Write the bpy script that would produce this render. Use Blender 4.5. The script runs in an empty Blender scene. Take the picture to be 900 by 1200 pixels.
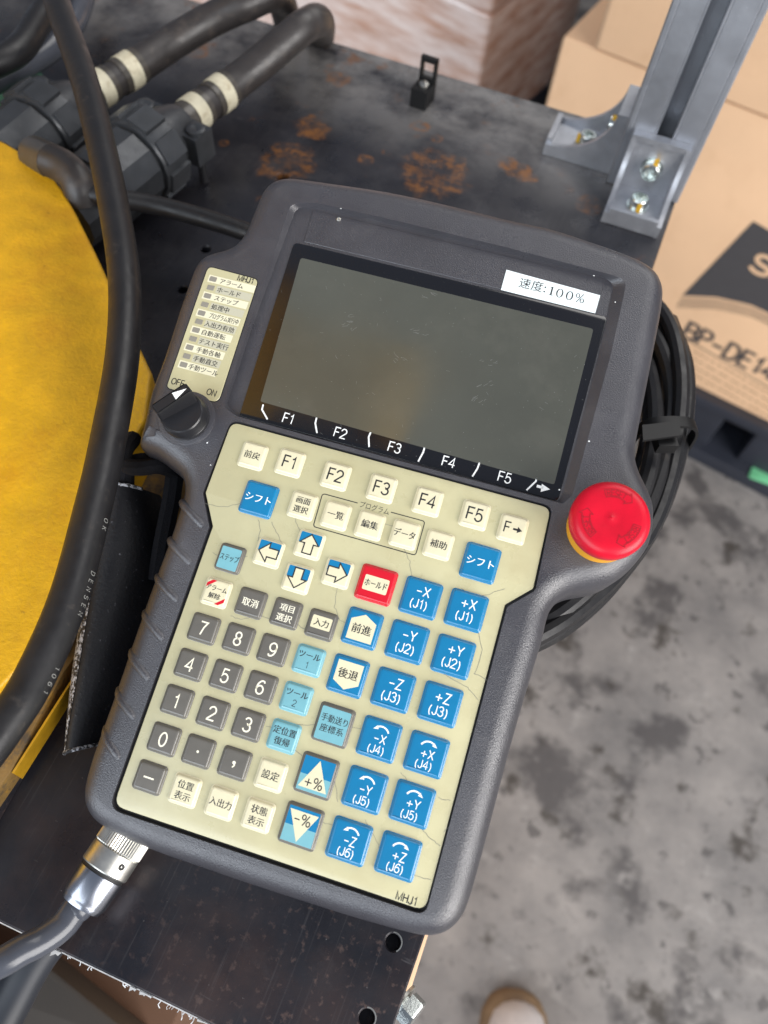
import bpy, bmesh, math, random
from mathutils import Vector, Matrix
from mathutils.geometry import tessellate_polygon
random.seed(7)
SC = bpy.context.scene
COL = SC.collection
MM = 0.001
rad = math.radians

# ------------------------------------------------------------------ camera, light, exposure
CAM_H = 294.3637                       # mm above the steel plate
AX = Vector((0.92788555, 0.35009067, -0.12831574))
AY = Vector((0.36607984, -0.79000347, 0.49181304))
AZ = Vector((0.07080928, -0.50332002, -0.86119394))
FPX = 900.0
cd = bpy.data.cameras.new('camera')
cam = bpy.data.objects.new('camera', cd)
COL.objects.link(cam)
cd.sensor_fit = 'VERTICAL'
cd.sensor_height = 24.0
cd.sensor_width = 18.0
cd.lens = 24.0 * FPX / 1200.0
cd.clip_start = 0.01
cd.clip_end = 60.0
cx_ = Vector((AX.x, AY.x, AZ.x)); cy_ = -Vector((AX.y, AY.y, AZ.y)); cz_ = -Vector((AX.z, AY.z, AZ.z))
cam.matrix_world = Matrix(((cx_.x, cy_.x, cz_.x, 0), (cx_.y, cy_.y, cz_.y, 0),
                           (cx_.z, cy_.z, cz_.z, CAM_H * MM), (0, 0, 0, 1)))
cd.dof.use_dof = True
cd.dof.focus_distance = 0.262
cd.dof.aperture_fstop = 7.2
SC.camera = cam

W = bpy.data.worlds.new('World'); SC.world = W
W.use_nodes = True
bg = W.node_tree.nodes['Background']
bg.inputs[0].default_value = (0.70, 0.80, 1.0, 1)
bg.inputs[1].default_value = 0.30

def area(name, loc, target, sx, sy, power, col):
    l = bpy.data.lights.new(name, 'AREA'); l.shape = 'RECTANGLE'
    l.size = sx; l.size_y = sy; l.energy = power; l.color = col
    o = bpy.data.objects.new(name, l); COL.objects.link(o)
    o.location = loc
    o.rotation_euler = (Vector(target) - Vector(loc)).to_track_quat('-Z', 'Y').to_euler()
    return o
area('far_skylight', (0.9, 2.3, 2.7), (0.05, 0.25, 0), 2.6, 1.6, 55, (1.0, 0.97, 0.93))
area('open_door_light', (-2.0, -4.6, 2.4), (0.1, 0.5, -0.1), 6.0, 4.2, 385, (0.86, 0.93, 1.0))
area('side_opening_light', (2.6, -0.9, 0.9), (0.3, 1.3, -0.6), 2.2, 2.4, 165, (1.0, 0.97, 0.94))
SC.view_settings.view_transform = 'Standard'
SC.view_settings.look = 'None'
SC.view_settings.exposure = 0.0
SC.view_settings.gamma = 1.0
SC.view_settings.use_curve_mapping = False
SC.cycles.max_bounces = 6

# ------------------------------------------------------------------ geometry of the place
def ray(px, py):
    v = Vector(((px - 450) / FPX, (py - 600) / FPX, 1.0))
    return Vector((v.dot(AX), v.dot(AY), v.dot(AZ)))
def at(px, py, z):                      # world point (mm) on the level z that stands at this place of the survey
    d = ray(px, py)
    return Vector((0, 0, CAM_H)) + d * ((z - CAM_H) / d.z)
def onplane(px, py, p, n):
    d = ray(px, py); c = Vector((0, 0, CAM_H))
    return c + d * ((p - c).dot(n) / d.dot(n))
PR = Matrix(((0.99636318, -0.08289197, -0.0197315), (0.07232397, 0.94515462, -0.31851529), (0.04505168, 0.31592984, 0.94771234)))
PO = Vector((-74.91131759, 83.27356586, 59.15080661))
PN = PR.col[2]
def loc(px, py, h=0.0):                 # point in the pendant's own frame (mm), h above its face
    w = onplane(px, py, PO + PN * h, PN)
    return PR.transposed() @ (w - PO)
def l2(px, py, h=0.0):
    v = loc(px, py, h); return (v.x, v.y)

# ------------------------------------------------------------------ materials
def mat(name, col, rough=0.5, metal=0.0, var=0.0, vscale=60, col2=None, mask=None, bump=0.0, bscale=400,
        coat=0.0, rvar=0.0, spec=0.5, trans=0.0, stretch=None, coat_rough=0.1):
    m = bpy.data.materials.new(name); m.use_nodes = True
    nt = m.node_tree; N = nt.nodes; L = nt.links
    b = N['Principled BSDF']
    b.inputs['Roughness'].default_value = rough
    b.inputs['Metallic'].default_value = metal
    b.inputs['Specular IOR Level'].default_value = spec
    b.inputs['Coat Weight'].default_value = coat
    b.inputs['Coat Roughness'].default_value = coat_rough
    b.inputs['Transmission Weight'].default_value = trans
    tc = N.new('ShaderNodeTexCoord')
    src = tc.outputs['Object']
    if stretch:
        mp = N.new('ShaderNodeMapping'); mp.inputs['Scale'].default_value = stretch
        L.new(src, mp.inputs[0]); src = mp.outputs[0]
    def noise(scale, detail=6, rgh=0.6):
        n = N.new('ShaderNodeTexNoise'); n.inputs['Scale'].default_value = scale
        n.inputs['Detail'].default_value = detail; n.inputs['Roughness'].default_value = rgh
        L.new(src, n.inputs['Vector']); return n
    c = col if len(col) == 4 else (*col, 1)
    out = None
    if var > 0:
        n = noise(vscale)
        r = N.new('ShaderNodeValToRGB')
        r.color_ramp.elements[0].position = 0.3; r.color_ramp.elements[1].position = 0.7
        r.color_ramp.elements[0].color = (c[0] * (1 - var), c[1] * (1 - var), c[2] * (1 - var), 1)
        r.color_ramp.elements[1].color = (min(1, c[0] * (1 + var)), min(1, c[1] * (1 + var)), min(1, c[2] * (1 + var)), 1)
        L.new(n.outputs['Fac'], r.inputs[0]); out = r.outputs[0]
    layers = mask or []
    for (c2, scale, lo, hi, amt) in layers:
        n = noise(scale, 8, 0.65)
        mr = N.new('ShaderNodeMapRange'); mr.inputs[1].default_value = lo; mr.inputs[2].default_value = hi
        mr.inputs[3].default_value = 0; mr.inputs[4].default_value = amt
        L.new(n.outputs['Fac'], mr.inputs[0])
        mx = N.new('ShaderNodeMixRGB')
        L.new(mr.outputs[0], mx.inputs[0])
        if out: L.new(out, mx.inputs[1])
        else: mx.inputs[1].default_value = c
        mx.inputs[2].default_value = (*c2, 1)
        out = mx.outputs[0]
    if out: L.new(out, b.inputs['Base Color'])
    else: b.inputs['Base Color'].default_value = c
    if rvar > 0:
        n = noise(vscale * 1.7)
        mr = N.new('ShaderNodeMapRange'); mr.inputs[1].default_value = .3; mr.inputs[2].default_value = .7
        mr.inputs[3].default_value = max(0.03, rough - rvar); mr.inputs[4].default_value = min(1, rough + rvar)
        L.new(n.outputs['Fac'], mr.inputs[0]); L.new(mr.outputs[0], b.inputs['Roughness'])
    if bump > 0:
        n = noise(bscale, 4)
        bp = N.new('ShaderNodeBump'); bp.inputs['Strength'].default_value = bump; bp.inputs['Distance'].default_value = 0.0006
        L.new(n.outputs['Fac'], bp.inputs['Height']); L.new(bp.outputs[0], b.inputs['Normal'])
    return m

M = {}
M['body'] = mat('grey_moulded_plastic', (0.038, 0.037, 0.044), 0.33, var=0.14, vscale=45, bump=0.38, bscale=2200, rvar=0.09, spec=1.0,
                mask=[((0.085, 0.082, 0.085), 55, 0.55, 0.75, 0.45), ((0.20, 0.195, 0.20), 700, 0.69, 0.78, 0.5)])
M['rib'] = M['body']
M['gap'] = mat('black_gasket', (0.012, 0.012, 0.013), 0.6)
M['membrane'] = mat('cream_membrane', (0.475, 0.44, 0.265), 0.32, var=0.07, vscale=30, bump=0.12, bscale=140, rvar=0.10, coat=0.25, coat_rough=0.25,
                    mask=[((0.39, 0.345, 0.195), 45, 0.50, 0.72, 0.55), ((0.30, 0.25, 0.15), 260, 0.66, 0.76, 0.45)])
M['cream'] = mat('cream_key', (0.68, 0.625, 0.43), 0.32, var=0.05, vscale=200, coat=0.3)
M['grey'] = mat('grey_key', (0.118, 0.11, 0.096), 0.34, var=0.06, vscale=300, coat=0.3)
M['blue'] = mat('blue_key', (0.005, 0.172, 0.36), 0.25, var=0.05, vscale=250, coat=0.5)
M['sky'] = mat('light_blue_key', (0.17, 0.40, 0.455), 0.3, var=0.04, vscale=250, coat=0.3)
M['red'] = mat('red_key', (0.58, 0.006, 0.02), 0.3, coat=0.3)
M['inkblack'] = mat('black_ink', (0.018, 0.018, 0.02), 0.5)
M['inkwhite'] = mat('white_ink', (0.85, 0.86, 0.84), 0.5)
M['inkcream'] = mat('cream_ink', (0.82, 0.78, 0.62), 0.5)
M['pale_film'] = mat('torn_pale_film', (0.52, 0.53, 0.54), 0.5, var=0.3, vscale=300)
M['inkgrey'] = mat('grey_ink', (0.20, 0.195, 0.17), 0.5)
M['stripe'] = mat('grey_stripe_print', (0.47, 0.45, 0.34), 0.4)
M['pale'] = mat('pale_stripe_print', (0.70, 0.66, 0.48), 0.4)
M['led'] = mat('grey_lamp_window', (0.24, 0.225, 0.19), 0.35)
M['glass'] = mat('black_bezel', (0.006, 0.006, 0.008), 0.14, coat=0.4)
M['lcd'] = mat('dark_olive_screen', (0.072, 0.073, 0.058), 0.14, spec=1.0, var=0.14, vscale=14, rvar=0.06, mask=[((0.14, 0.14, 0.125), 1300, 0.66, 0.76, 0.6), ((0.095, 0.093, 0.075), 40, 0.52, 0.7, 0.5)])
M['scratch'] = mat('pale_scratch', (0.20, 0.20, 0.19), 0.5)
M['sticker'] = mat('white_paper_sticker', (0.78, 0.86, 0.86), 0.5, var=0.02)
M['estop'] = mat('red_button_plastic', (0.56, 0.003, 0.020), 0.36, spec=0.35, var=0.10, vscale=120, bump=0.05, bscale=900)
M['estop_line'] = mat('dark_red_engraving', (0.36, 0.004, 0.014), 0.45)
M['yellowring'] = mat('yellow_ring', (0.80, 0.36, 0.01), 0.4)
M['knob'] = mat('black_knob_plastic', (0.014, 0.014, 0.016), 0.28, bump=0.1, bscale=900)
M['leather'] = mat('black_leather', (0.006, 0.006, 0.008), 0.55, bump=0.35, bscale=700, rvar=0.1, spec=0.35,
                   mask=[((0.16, 0.16, 0.18), 700, 0.64, 0.72, 0.6)])
M['scuff'] = mat('worn_white_leather_edge', (0.012, 0.012, 0.014), 0.55, bump=0.5, bscale=1500,
                 mask=[((0.50, 0.51, 0.55), 750, 0.48, 0.57, .9)])
M['webbing'] = mat('black_woven_webbing', (0.006, 0.006, 0.008), 0.9, spec=0.2, bump=0.7, bscale=2500, var=0.3, vscale=900)
M['cable'] = mat('black_rubber_cable', (0.012, 0.0115, 0.0125), 0.42, spec=0.4, var=0.15, vscale=90, bump=0.06, bscale=600, rvar=0.1,
                 mask=[((0.085, 0.07, 0.058), 130, 0.60, 0.80, 0.6)])
M['sheencable'] = mat('brown_sheen_cable', (0.030, 0.026, 0.025), 0.42, var=0.2, vscale=90, bump=0.1, bscale=500, rvar=0.1,  # less-black base colour stands in for the brownish sheen
                    mask=[((0.10, 0.08, 0.065), 110, 0.55, 0.78, 0.6)])
M['shinycable'] = mat('glossy_black_cable', (0.060, 0.065, 0.080), 0.24, var=0.15, vscale=90, bump=0.04, bscale=500)
M['conn'] = mat('black_connector_metal', (0.050, 0.053, 0.058), 0.38, metal=0.35, var=0.15, vscale=120, bump=0.08, bscale=900, rvar=0.08,
                mask=[((0.12, 0.115, 0.11), 300, 0.62, 0.76, 0.5)])
M['band'] = mat('cream_marker_band', (0.54, 0.50, 0.37), 0.5, var=0.12, vscale=150, mask=[((0.28, 0.22, 0.13), 160, 0.5, 0.68, 0.6)])
M['tape'] = mat('clear_brown_sleeve', (0.055, 0.048, 0.04), 0.3, var=0.2, vscale=150)
M['steel'] = mat('silver_nickel', (0.55, 0.54, 0.50), 0.38, metal=1.0, var=0.08, vscale=200, rvar=0.06)
M['chrome'] = mat('polished_dark_nickel', (0.40, 0.42, 0.47), 0.26, metal=1.0, var=0.05, vscale=100)
M['screw'] = mat('zinc_screw', (0.62, 0.66, 0.64), 0.25, metal=1.0, var=0.1, vscale=600, bump=0.1, bscale=900)
M['paintmark'] = mat('yellow_paint_mark', (0.62, 0.36, 0.02), 0.6, var=0.2, vscale=900)
M['alu'] = mat('anodised_aluminium', (0.37, 0.385, 0.42), 0.42, metal=0.75, var=0.06, vscale=40, rvar=0.08, bump=0.05, bscale=500,
               mask=[((0.72, 0.74, 0.78), 420, 0.66, 0.74, 0.5)])
M['cast'] = mat('cast_aluminium', (0.42, 0.43, 0.46), 0.42, metal=0.75, var=0.08, vscale=120, bump=0.12, bscale=700, rvar=0.1)
M['slot'] = mat('dark_slot_aluminium', (0.40, 0.42, 0.46), 0.5, metal=1.0)
M['yellow'] = mat('yellow_paint', (0.72, 0.385, 0.006), 0.46, var=0.16, vscale=70, bump=0.7, bscale=520, rvar=0.08,
                  mask=[((0.56, 0.25, 0.004), 38, 0.48, 0.70, 0.7), ((0.13, 0.06, 0.01), 150, 0.66, 0.76, 0.8)])
M['dirtyyellow'] = mat('grimy_yellow_paint', (0.20, 0.12, 0.035), 0.6, var=0.3, vscale=90, bump=0.4, bscale=420,
                       mask=[((0.42, 0.22, 0.02), 120, 0.55, 0.66, 0.7), ((0.05, 0.045, 0.04), 200, 0.52, 0.66, 0.8)])
M['yellowedge'] = mat('yellow_painted_edge', (0.46, 0.25, 0.008), 0.5, var=0.2, vscale=90, bump=0.3, bscale=400)
M['blacktie'] = mat('black_nylon', (0.006, 0.006, 0.0065), 0.45, spec=0.3)
M['green'] = mat('green_cloth', (0.05, 0.17, 0.10), 0.7, var=0.25, vscale=300, stretch=(1, 6, 1))
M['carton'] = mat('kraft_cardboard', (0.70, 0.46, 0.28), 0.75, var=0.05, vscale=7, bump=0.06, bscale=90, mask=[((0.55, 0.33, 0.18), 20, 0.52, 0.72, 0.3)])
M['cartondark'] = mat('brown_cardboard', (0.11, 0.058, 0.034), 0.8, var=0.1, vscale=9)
M['wrapped'] = mat('film_shine_cardboard', (0.60, 0.35, 0.25), 0.22, var=0.12, vscale=6, bump=0.5, bscale=16, coat=0.9, stretch=(0.7, 1, 4.5), coat_rough=0.16,
                   mask=[((0.95, 0.82, 0.76), 7, 0.38, 0.60, 0.85)])  # pale streaks: white film plus overexposed shine put into the colour
M['print'] = mat('charcoal_carton_print', (0.055, 0.052, 0.055), 0.7, var=0.05)
M['printbrown'] = mat('faded_brown_print', (0.30, 0.18, 0.11), 0.7, var=0.1)
M['pallet'] = mat('black_pallet_plastic', (0.022, 0.025, 0.035), 0.4, var=0.2, vscale=8, bump=0.1, bscale=60)
M['tag'] = mat('green_label', (0.16, 0.52, 0.26), 0.5, var=0.15, vscale=30)
M['darkbox'] = mat('dark_grey_case', (0.05, 0.046, 0.042), 0.6, var=0.1, vscale=10)
M['bluebar'] = mat('dark_blue_strap', (0.008, 0.011, 0.018), 0.5, var=0.2, vscale=50)
M['shoewhite'] = mat('white_shoe_fabric', (0.47, 0.44, 0.43), 0.7, var=0.1, vscale=30, bump=0.2, bscale=300)
M['shoebrown'] = mat('tan_shoe_toe_rubber', (0.15, 0.095, 0.05), 0.6, var=0.15, vscale=40)
M['wall'] = mat('dark_wall', (0.05, 0.045, 0.045), 0.9, var=0.1, vscale=2)

def node_floor():
    m = bpy.data.materials.new('stained_concrete'); m.use_nodes = True
    nt = m.node_tree; N = nt.nodes; L = nt.links; b = N['Principled BSDF']
    tc = N.new('ShaderNodeTexCoord')
    def noise(s, d=8, r=0.65, off=0):
        n = N.new('ShaderNodeTexNoise'); n.inputs['Scale'].default_value = s; n.inputs['Detail'].default_value = d
        n.inputs['Roughness'].default_value = r
        mp = N.new('ShaderNodeMapping'); mp.inputs['Location'].default_value = (off, off * .7, 0)
        L.new(tc.outputs['Object'], mp.inputs[0]); L.new(mp.outputs[0], n.inputs['Vector']); return n
    r = N.new('ShaderNodeValToRGB'); e = r.color_ramp.elements
    e[0].position = .32; e[0].color = (.115, .109, .107, 1); e[1].position = .68; e[1].color = (.235, .218, .205, 1)
    L.new(noise(7).outputs['Fac'], r.inputs[0])
    cur = r.outputs[0]
    for (c, s, lo, hi, a, off) in [((.045, .041, .042), 6.5, .535, .615, .85, 3.1), ((.032, .026, .021), 11, .585, .655, .9, 8.3),
                              ((.32, .305, .29), 16, .60, .72, .6, 5.7), ((.06, .055, .054), 26, .60, .65, .8, 1.2), ((.10, .095, .09), 60, .60, .66, .6, 7.7)]:
        mr = N.new('ShaderNodeMapRange'); mr.inputs[1].default_value = lo; mr.inputs[2].default_value = hi; mr.inputs[4].default_value = a
        L.new(noise(s, 7, .6, off).outputs['Fac'], mr.inputs[0])
        mx = N.new('ShaderNodeMixRGB'); L.new(mr.outputs[0], mx.inputs[0]); L.new(cur, mx.inputs[1]); mx.inputs[2].default_value = (*c, 1)
        cur = mx.outputs[0]
    L.new(cur, b.inputs['Base Color']); b.inputs['Roughness'].default_value = .75
    bp = N.new('ShaderNodeBump'); bp.inputs['Strength'].default_value = .3; bp.inputs['Distance'].default_value = .004
    L.new(noise(60).outputs['Fac'], bp.inputs['Height']); L.new(bp.outputs[0], b.inputs['Normal'])
    return m
M['floor'] = node_floor()

RUST = [(v_.x, v_.y, r_) for v_, r_ in [(at(510, 203, 0), 25), (at(398, 92, 0), 10), (at(366, 148, 0), 13), (at(372, 158, 0), 8), (at(336, 190, 0), 19), (at(428, 188, 0), 6), (at(596, 192, 0), 8), (at(606, 201, 0), 9), (at(618, 208, 0), 8), (at(492, 148, 0), 7), (at(512, 162, 0), 5), (at(690, 240, 0), 9), (at(232, 62, 0), 8), (at(246, 55, 0), 6), (at(262, 168, 0), 4)]]
def node_plate():
    m = bpy.data.materials.new('black_oxide_steel'); m.use_nodes = True
    nt = m.node_tree; N = nt.nodes; L = nt.links; b = N['Principled BSDF']
    tc = N.new('ShaderNodeTexCoord'); co = tc.outputs['Object']
    def noise(s, d=8, r=0.65, off=0, st=(1, 1, 1)):
        n = N.new('ShaderNodeTexNoise'); n.inputs['Scale'].default_value = s; n.inputs['Detail'].default_value = d
        n.inputs['Roughness'].default_value = r
        mp = N.new('ShaderNodeMapping'); mp.inputs['Location'].default_value = (off, off * .7, 0); mp.inputs['Scale'].default_value = st
        L.new(co, mp.inputs[0]); L.new(mp.outputs[0], n.inputs['Vector']); return n
    def mixc(cur, fac, c):
        mx = N.new('ShaderNodeMixRGB'); L.new(fac, mx.inputs[0]); L.new(cur, mx.inputs[1]); mx.inputs[2].default_value = (*c, 1); return mx.outputs[0]
    def rng(src, lo, hi, a=1.0, b0=0.0):
        mr = N.new('ShaderNodeMapRange'); mr.inputs[1].default_value = lo; mr.inputs[2].default_value = hi
        mr.inputs[3].default_value = b0; mr.inputs[4].default_value = a; L.new(src, mr.inputs[0]); return mr.outputs[0]
    def mul(a_, b_):
        x = N.new('ShaderNodeMath'); x.operation = 'MULTIPLY'; L.new(a_, x.inputs[0]); L.new(b_, x.inputs[1]); return x.outputs[0]
    r = N.new('ShaderNodeValToRGB'); e = r.color_ramp.elements
    e[0].position = .35; e[0].color = (.014, .014, .019, 1); e[1].position = .7; e[1].color = (.034, .033, .039, 1)
    L.new(noise(22).outputs['Fac'], r.inputs[0]); cur = r.outputs[0]
    # far-edge reflections painted as pale patches; brownish near the front corner
    sx = N.new('ShaderNodeSeparateXYZ'); L.new(co, sx.inputs[0])
    far = rng(sx.outputs['Y'], .40, .515)
    cur = mixc(cur, mul(far, rng(noise(26, 8, .65, 2.2).outputs['Fac'], .33, .58, .95)), (.33, .315, .30))  # grey sheen of the bright background put into the colour
    near = rng(sx.outputs['Y'], .10, -.01)
    rgt = rng(sx.outputs['X'], -.09, .0)
    cur = mixc(cur, mul(near, rng(noise(30, 6, .6, 9.1).outputs['Fac'], .40, .70, .6)), (.070, .042, .036))
    cur = mixc(cur, mul(mul(near, rgt), rng(noise(330, 6, .6, 4.4).outputs['Fac'], .57, .68, .6)), (.15, .10, .085))
    # rust blooms
    cur = mixc(cur, mul(far, rng(noise(34, 8, .7, 6.3).outputs['Fac'], .585, .66, .85)), (.21, .080, .022))
    cur = mixc(cur, mul(rng(sx.outputs['Y'], .24, .32), rng(noise(46, 8, .7, 12.3).outputs['Fac'], .63, .69, .8)), (.17, .065, .02))
    cur = mixc(cur, rng(noise(70, 8, .7, 1.9).outputs['Fac'], .69, .74, .5), (.15, .07, .03))
    for (x, y, rr_) in RUST:
        d = N.new('ShaderNodeVectorMath'); d.operation = 'DISTANCE'; L.new(co, d.inputs[0]); d.inputs[1].default_value = (x * MM, y * MM, 0)
        nn = noise(55, 6, .65, x * .1)
        ad = N.new('ShaderNodeMath'); ad.operation = 'MULTIPLY_ADD'; L.new(nn.outputs['Fac'], ad.inputs[0]); ad.inputs[1].default_value = rr_ * 1.6 * MM
        L.new(d.outputs['Value'], ad.inputs[2])
        k1 = rng(ad.outputs[0], rr_ * 1.75 * MM, rr_ * 1.5 * MM)
        k1 = mul(k1, rng(ad.outputs[0], rr_ * .9 * MM, rr_ * 1.45 * MM, 1.0, .35)); k2 = rng(noise(130, 9, .75, y * .1).outputs['Fac'], .45, .58, .8, .05)
        cur = mixc(cur, mul(k1, k2), (.25, .098, .024))
    cur = mixc(cur, mul(rng(sx.outputs['Y'], .22, .34), rng(noise(19, 9, .7, 15.3).outputs['Fac'], .52, .68, .3)), (.10, .096, .098))
    cur = mixc(cur, rng(noise(24, 9, .72, 21.3).outputs['Fac'], .56, .70, .35), (.085, .08, .083))
    # scratches: fine pale streaks
    cur = mixc(cur, rng(noise(900, 3, .5, 3.3, (1, .03, 1)).outputs['Fac'], .60, .80, .22), (.16, .15, .15))
    cur = mixc(cur, rng(noise(420, 2, .5, 7.3, (.12, 1, 1)).outputs['Fac'], .72, .78, .35), (.18, .17, .17))
    cur = mixc(cur, rng(noise(500, 3, .6, 5.3).outputs['Fac'], .72, .77, .6), (.30, .28, .27))
    L.new(cur, b.inputs['Base Color'])
    b.inputs['Metallic'].default_value = .25
    L.new(rng(noise(40, 6, .6, 8.8).outputs['Fac'], .3, .7, .46, .20), b.inputs['Roughness'])
    bp = N.new('ShaderNodeBump'); bp.inputs['Strength'].default_value = .12; bp.inputs['Distance'].default_value = .0006
    L.new(noise(300).outputs['Fac'], bp.inputs['Height']); L.new(bp.outputs[0], b.inputs['Normal'])
    return m
M['plate'] = node_plate()

# ------------------------------------------------------------------ mesh helpers (all in mm)
def crom(pts, per=10, closed=False):
    P = [Vector(p) for p in pts]; n = len(P); out = []
    rng_ = range(n) if closed else range(n - 1)
    for i in rng_:
        p1, p2 = P[i], P[(i + 1) % n]
        p0 = P[i - 1] if (closed or i > 0) else p1 * 2 - p2
        p3 = P[(i + 2) % n] if (closed or i + 2 < n) else p2 * 2 - p1
        for k in range(per):
            t = k / per
            out.append(0.5 * ((2 * p1) + (p2 - p0) * t + (2 * p0 - 5 * p1 + 4 * p2 - p3) * t * t + (3 * p1 - p0 - 3 * p2 + p3) * t ** 3))
    if not closed: out.append(P[-1].copy())
    return out
def rpoly(pts, r=1.0, seg=4):            # polygon with rounded corners; r a number or one per corner
    out = []; n = len(pts)
    for i in range(n):
        p = Vector(pts[i][:2]); a = Vector(pts[i - 1][:2]) - p; b = Vector(pts[(i + 1) % n][:2]) - p
        ri = r[i] if isinstance(r, (list, tuple)) else r
        if ri <= 0.01: out.append(p); continue
        la, lb = a.length, b.length; a.normalize(); b.normalize()
        ang = a.angle(b)
        d = min(ri / math.tan(ang / 2), la * .48, lb * .48)
        s, e = p + a * d, p + b * d
        for k in range(seg + 1):
            t = k / seg
            out.append(s * (1 - t) ** 2 + p * (2 * t * (1 - t)) + e * t * t)
    return out
def area2(p): return sum(p[i - 1][0] * p[i][1] - p[i][0] * p[i - 1][1] for i in range(len(p))) / 2
def ccw(p): return p if area2(p) > 0 else list(reversed(p))
def inset(poly, d):                      # ccw polygon moved inward by d
    out = []; n = len(poly)
    for i in range(n):
        a, p, b = Vector(poly[i - 1][:2]), Vector(poly[i][:2]), Vector(poly[(i + 1) % n][:2])
        u = (p - a); v = (b - p)
        if u.length < 1e-6: u = v
        if v.length < 1e-6: v = u
        u = u.normalized(); v = v.normalized()
        nn = Vector((-u.y, u.x)) + Vector((-v.y, v.x))
        if nn.length < 1e-6: nn = Vector((-u.y, u.x))
        nn.normalize()
        c = max(0.5, nn.dot(Vector((-u.y, u.x))))
        out.append(p + nn * (d / c))
    return out
class MB:
    def __init__(s): s.v = []; s.f = []
    def add(s, vs, fs):
        o = len(s.v); s.v += [tuple(v) for v in vs]; s.f += [tuple(i + o for i in f) for f in fs]; return o
    def ring(s, pts): o = len(s.v); s.v += [tuple(p) for p in pts]; return list(range(o, o + len(pts)))
    def bridge(s, a, b, closed=True):
        n = len(a)
        for i in range(n if closed else n - 1):
            j = (i + 1) % n; s.f.append((a[i], a[j], b[j], b[i]))
    def fill(s, *rings, flip=False):     # flat fill with holes
        polys = [[Vector(s.v[i]) for i in r] for r in rings]
        idx = [i for r in rings for i in r]
        for t in tessellate_polygon(polys):
            t = [idx[k] for k in t]
            a, b, c = (Vector(s.v[i]) for i in t)
            if ((b - a).cross(c - a).z > 0) == flip: t.reverse()
            s.f.append(tuple(t))
    def slab(s, poly, z0, z1, bev=0.0, seg=2, bottom=True):
        poly = ccw(poly)
        r = [s.ring([(p[0], p[1], z0) for p in poly])]
        if bev > 0:
            for k in range(seg + 1):
                t = k / seg * math.pi / 2
                q = inset(poly, bev * (1 - math.cos(t))); z = z1 - bev + bev * math.sin(t)
                r.append(s.ring([(p[0], p[1], z) for p in q]))
        else: r.append(s.ring([(p[0], p[1], z1) for p in poly]))
        for a, b in zip(r, r[1:]): s.bridge(a, b)
        s.fill(r[-1])
        if bottom: s.fill(r[0], flip=True)
        return s
    def sheet(s, poly, z):
        poly = ccw(poly); r = s.ring([(p[0], p[1], z) for p in poly]); s.fill(r); return s
    def box(s, c, d, M3=None):
        c = Vector(c); vs = []
        for k in range(8):
            q = Vector(((k & 1) - .5, ((k >> 1) & 1) - .5, (k >> 2) - .5)); q = Vector((q.x * d[0], q.y * d[1], q.z * d[2]))
            vs.append(c + (M3 @ q if M3 else q))
        s.add(vs, [(0, 2, 3, 1), (4, 5, 7, 6), (0, 1, 5, 4), (2, 6, 7, 3), (0, 4, 6, 2), (1, 3, 7, 5)]); return s
    def tube(s, path, r, seg=14, cap=True, closed=False):
        P = [Vector(p) for p in path]; n = len(P); rings = []
        R = r if callable(r) else (lambda t: r)
        tg = []
        for i in range(n):
            a = P[i - 1] if (i > 0 or closed) else P[i]; b = P[(i + 1) % n] if (i < n - 1 or closed) else P[i]
            tg.append((b - a).normalized())
        nrm = tg[0].orthogonal().normalized()
        for i in range(n):
            nrm = (nrm - tg[i] * nrm.dot(tg[i])).normalized(); bi = tg[i].cross(nrm)
            rr = R(i / (n - 1))
            rings.append(s.ring([P[i] + (nrm * math.cos(2 * math.pi * k / seg) + bi * math.sin(2 * math.pi * k / seg)) * rr for k in range(seg)]))
        for a, b in zip(rings, rings[1:]): s.bridge(a, b)
        if closed: s.bridge(rings[-1], rings[0])
        elif cap: s.f.append(tuple(reversed(rings[0]))); s.f.append(tuple(rings[-1]))
        return s
    def lathe(s, o, ax, prof, seg=32, cap=True, ridges=0, rd=0):      # prof: (distance along axis, radius)
        o = Vector(o); ax = Vector(ax).normalized(); u = ax.orthogonal().normalized(); v = ax.cross(u); rings = []
        for (d, r) in prof:
            rings.append(s.ring([o + ax * d + (u * math.cos(2 * math.pi * k / seg) + v * math.sin(2 * math.pi * k / seg)) * (r - (rd if ridges and k % 2 else 0)) for k in range(seg)]))
        for a, b in zip(rings, rings[1:]): s.bridge(a, b)
        if cap: s.f.append(tuple(reversed(rings[0]))); s.f.append(tuple(rings[-1]))
        return s
    def ribbon(s, pts, w, z=None, up=None):                # flat stroke
        P = [Vector((p[0], p[1], p[2] if len(p) > 2 else z)) for p in pts]
        n = len(P)
        if n < 2: return s
        closed = (P[0] - P[-1]).length < 1e-5 and n > 3
        if closed: P = P[:-1]; n -= 1
        A = []; B = []
        for i in range(n):
            a = P[i - 1] if (i > 0 or closed) else None; b = P[(i + 1) % n] if (i < n - 1 or closed) else None
            d1 = (P[i] - a).normalized() if a is not None else (b - P[i]).normalized()
            d2 = (b - P[i]).normalized() if b is not None else d1
            U = up(P[i]) if up else Vector((0, 0, 1))
            n1 = U.cross(d1); n2 = U.cross(d2); m = n1 + n2
            if m.length < 1e-4: m = n1.copy()
            m.normalize(); c = max(0.45, m.dot(n1))
            A.append(P[i] + m * (w / 2 / c)); B.append(P[i] - m * (w / 2 / c))
        a = s.ring(A); b = s.ring(B)
        for i in range(n if closed else n - 1):
            j = (i + 1) % n; s.f.append((b[i], b[j], a[j], a[i]))
        return s
    def xf(s, fn): s.v = [tuple(fn(Vector(v))) for v in s.v]; return s
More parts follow.
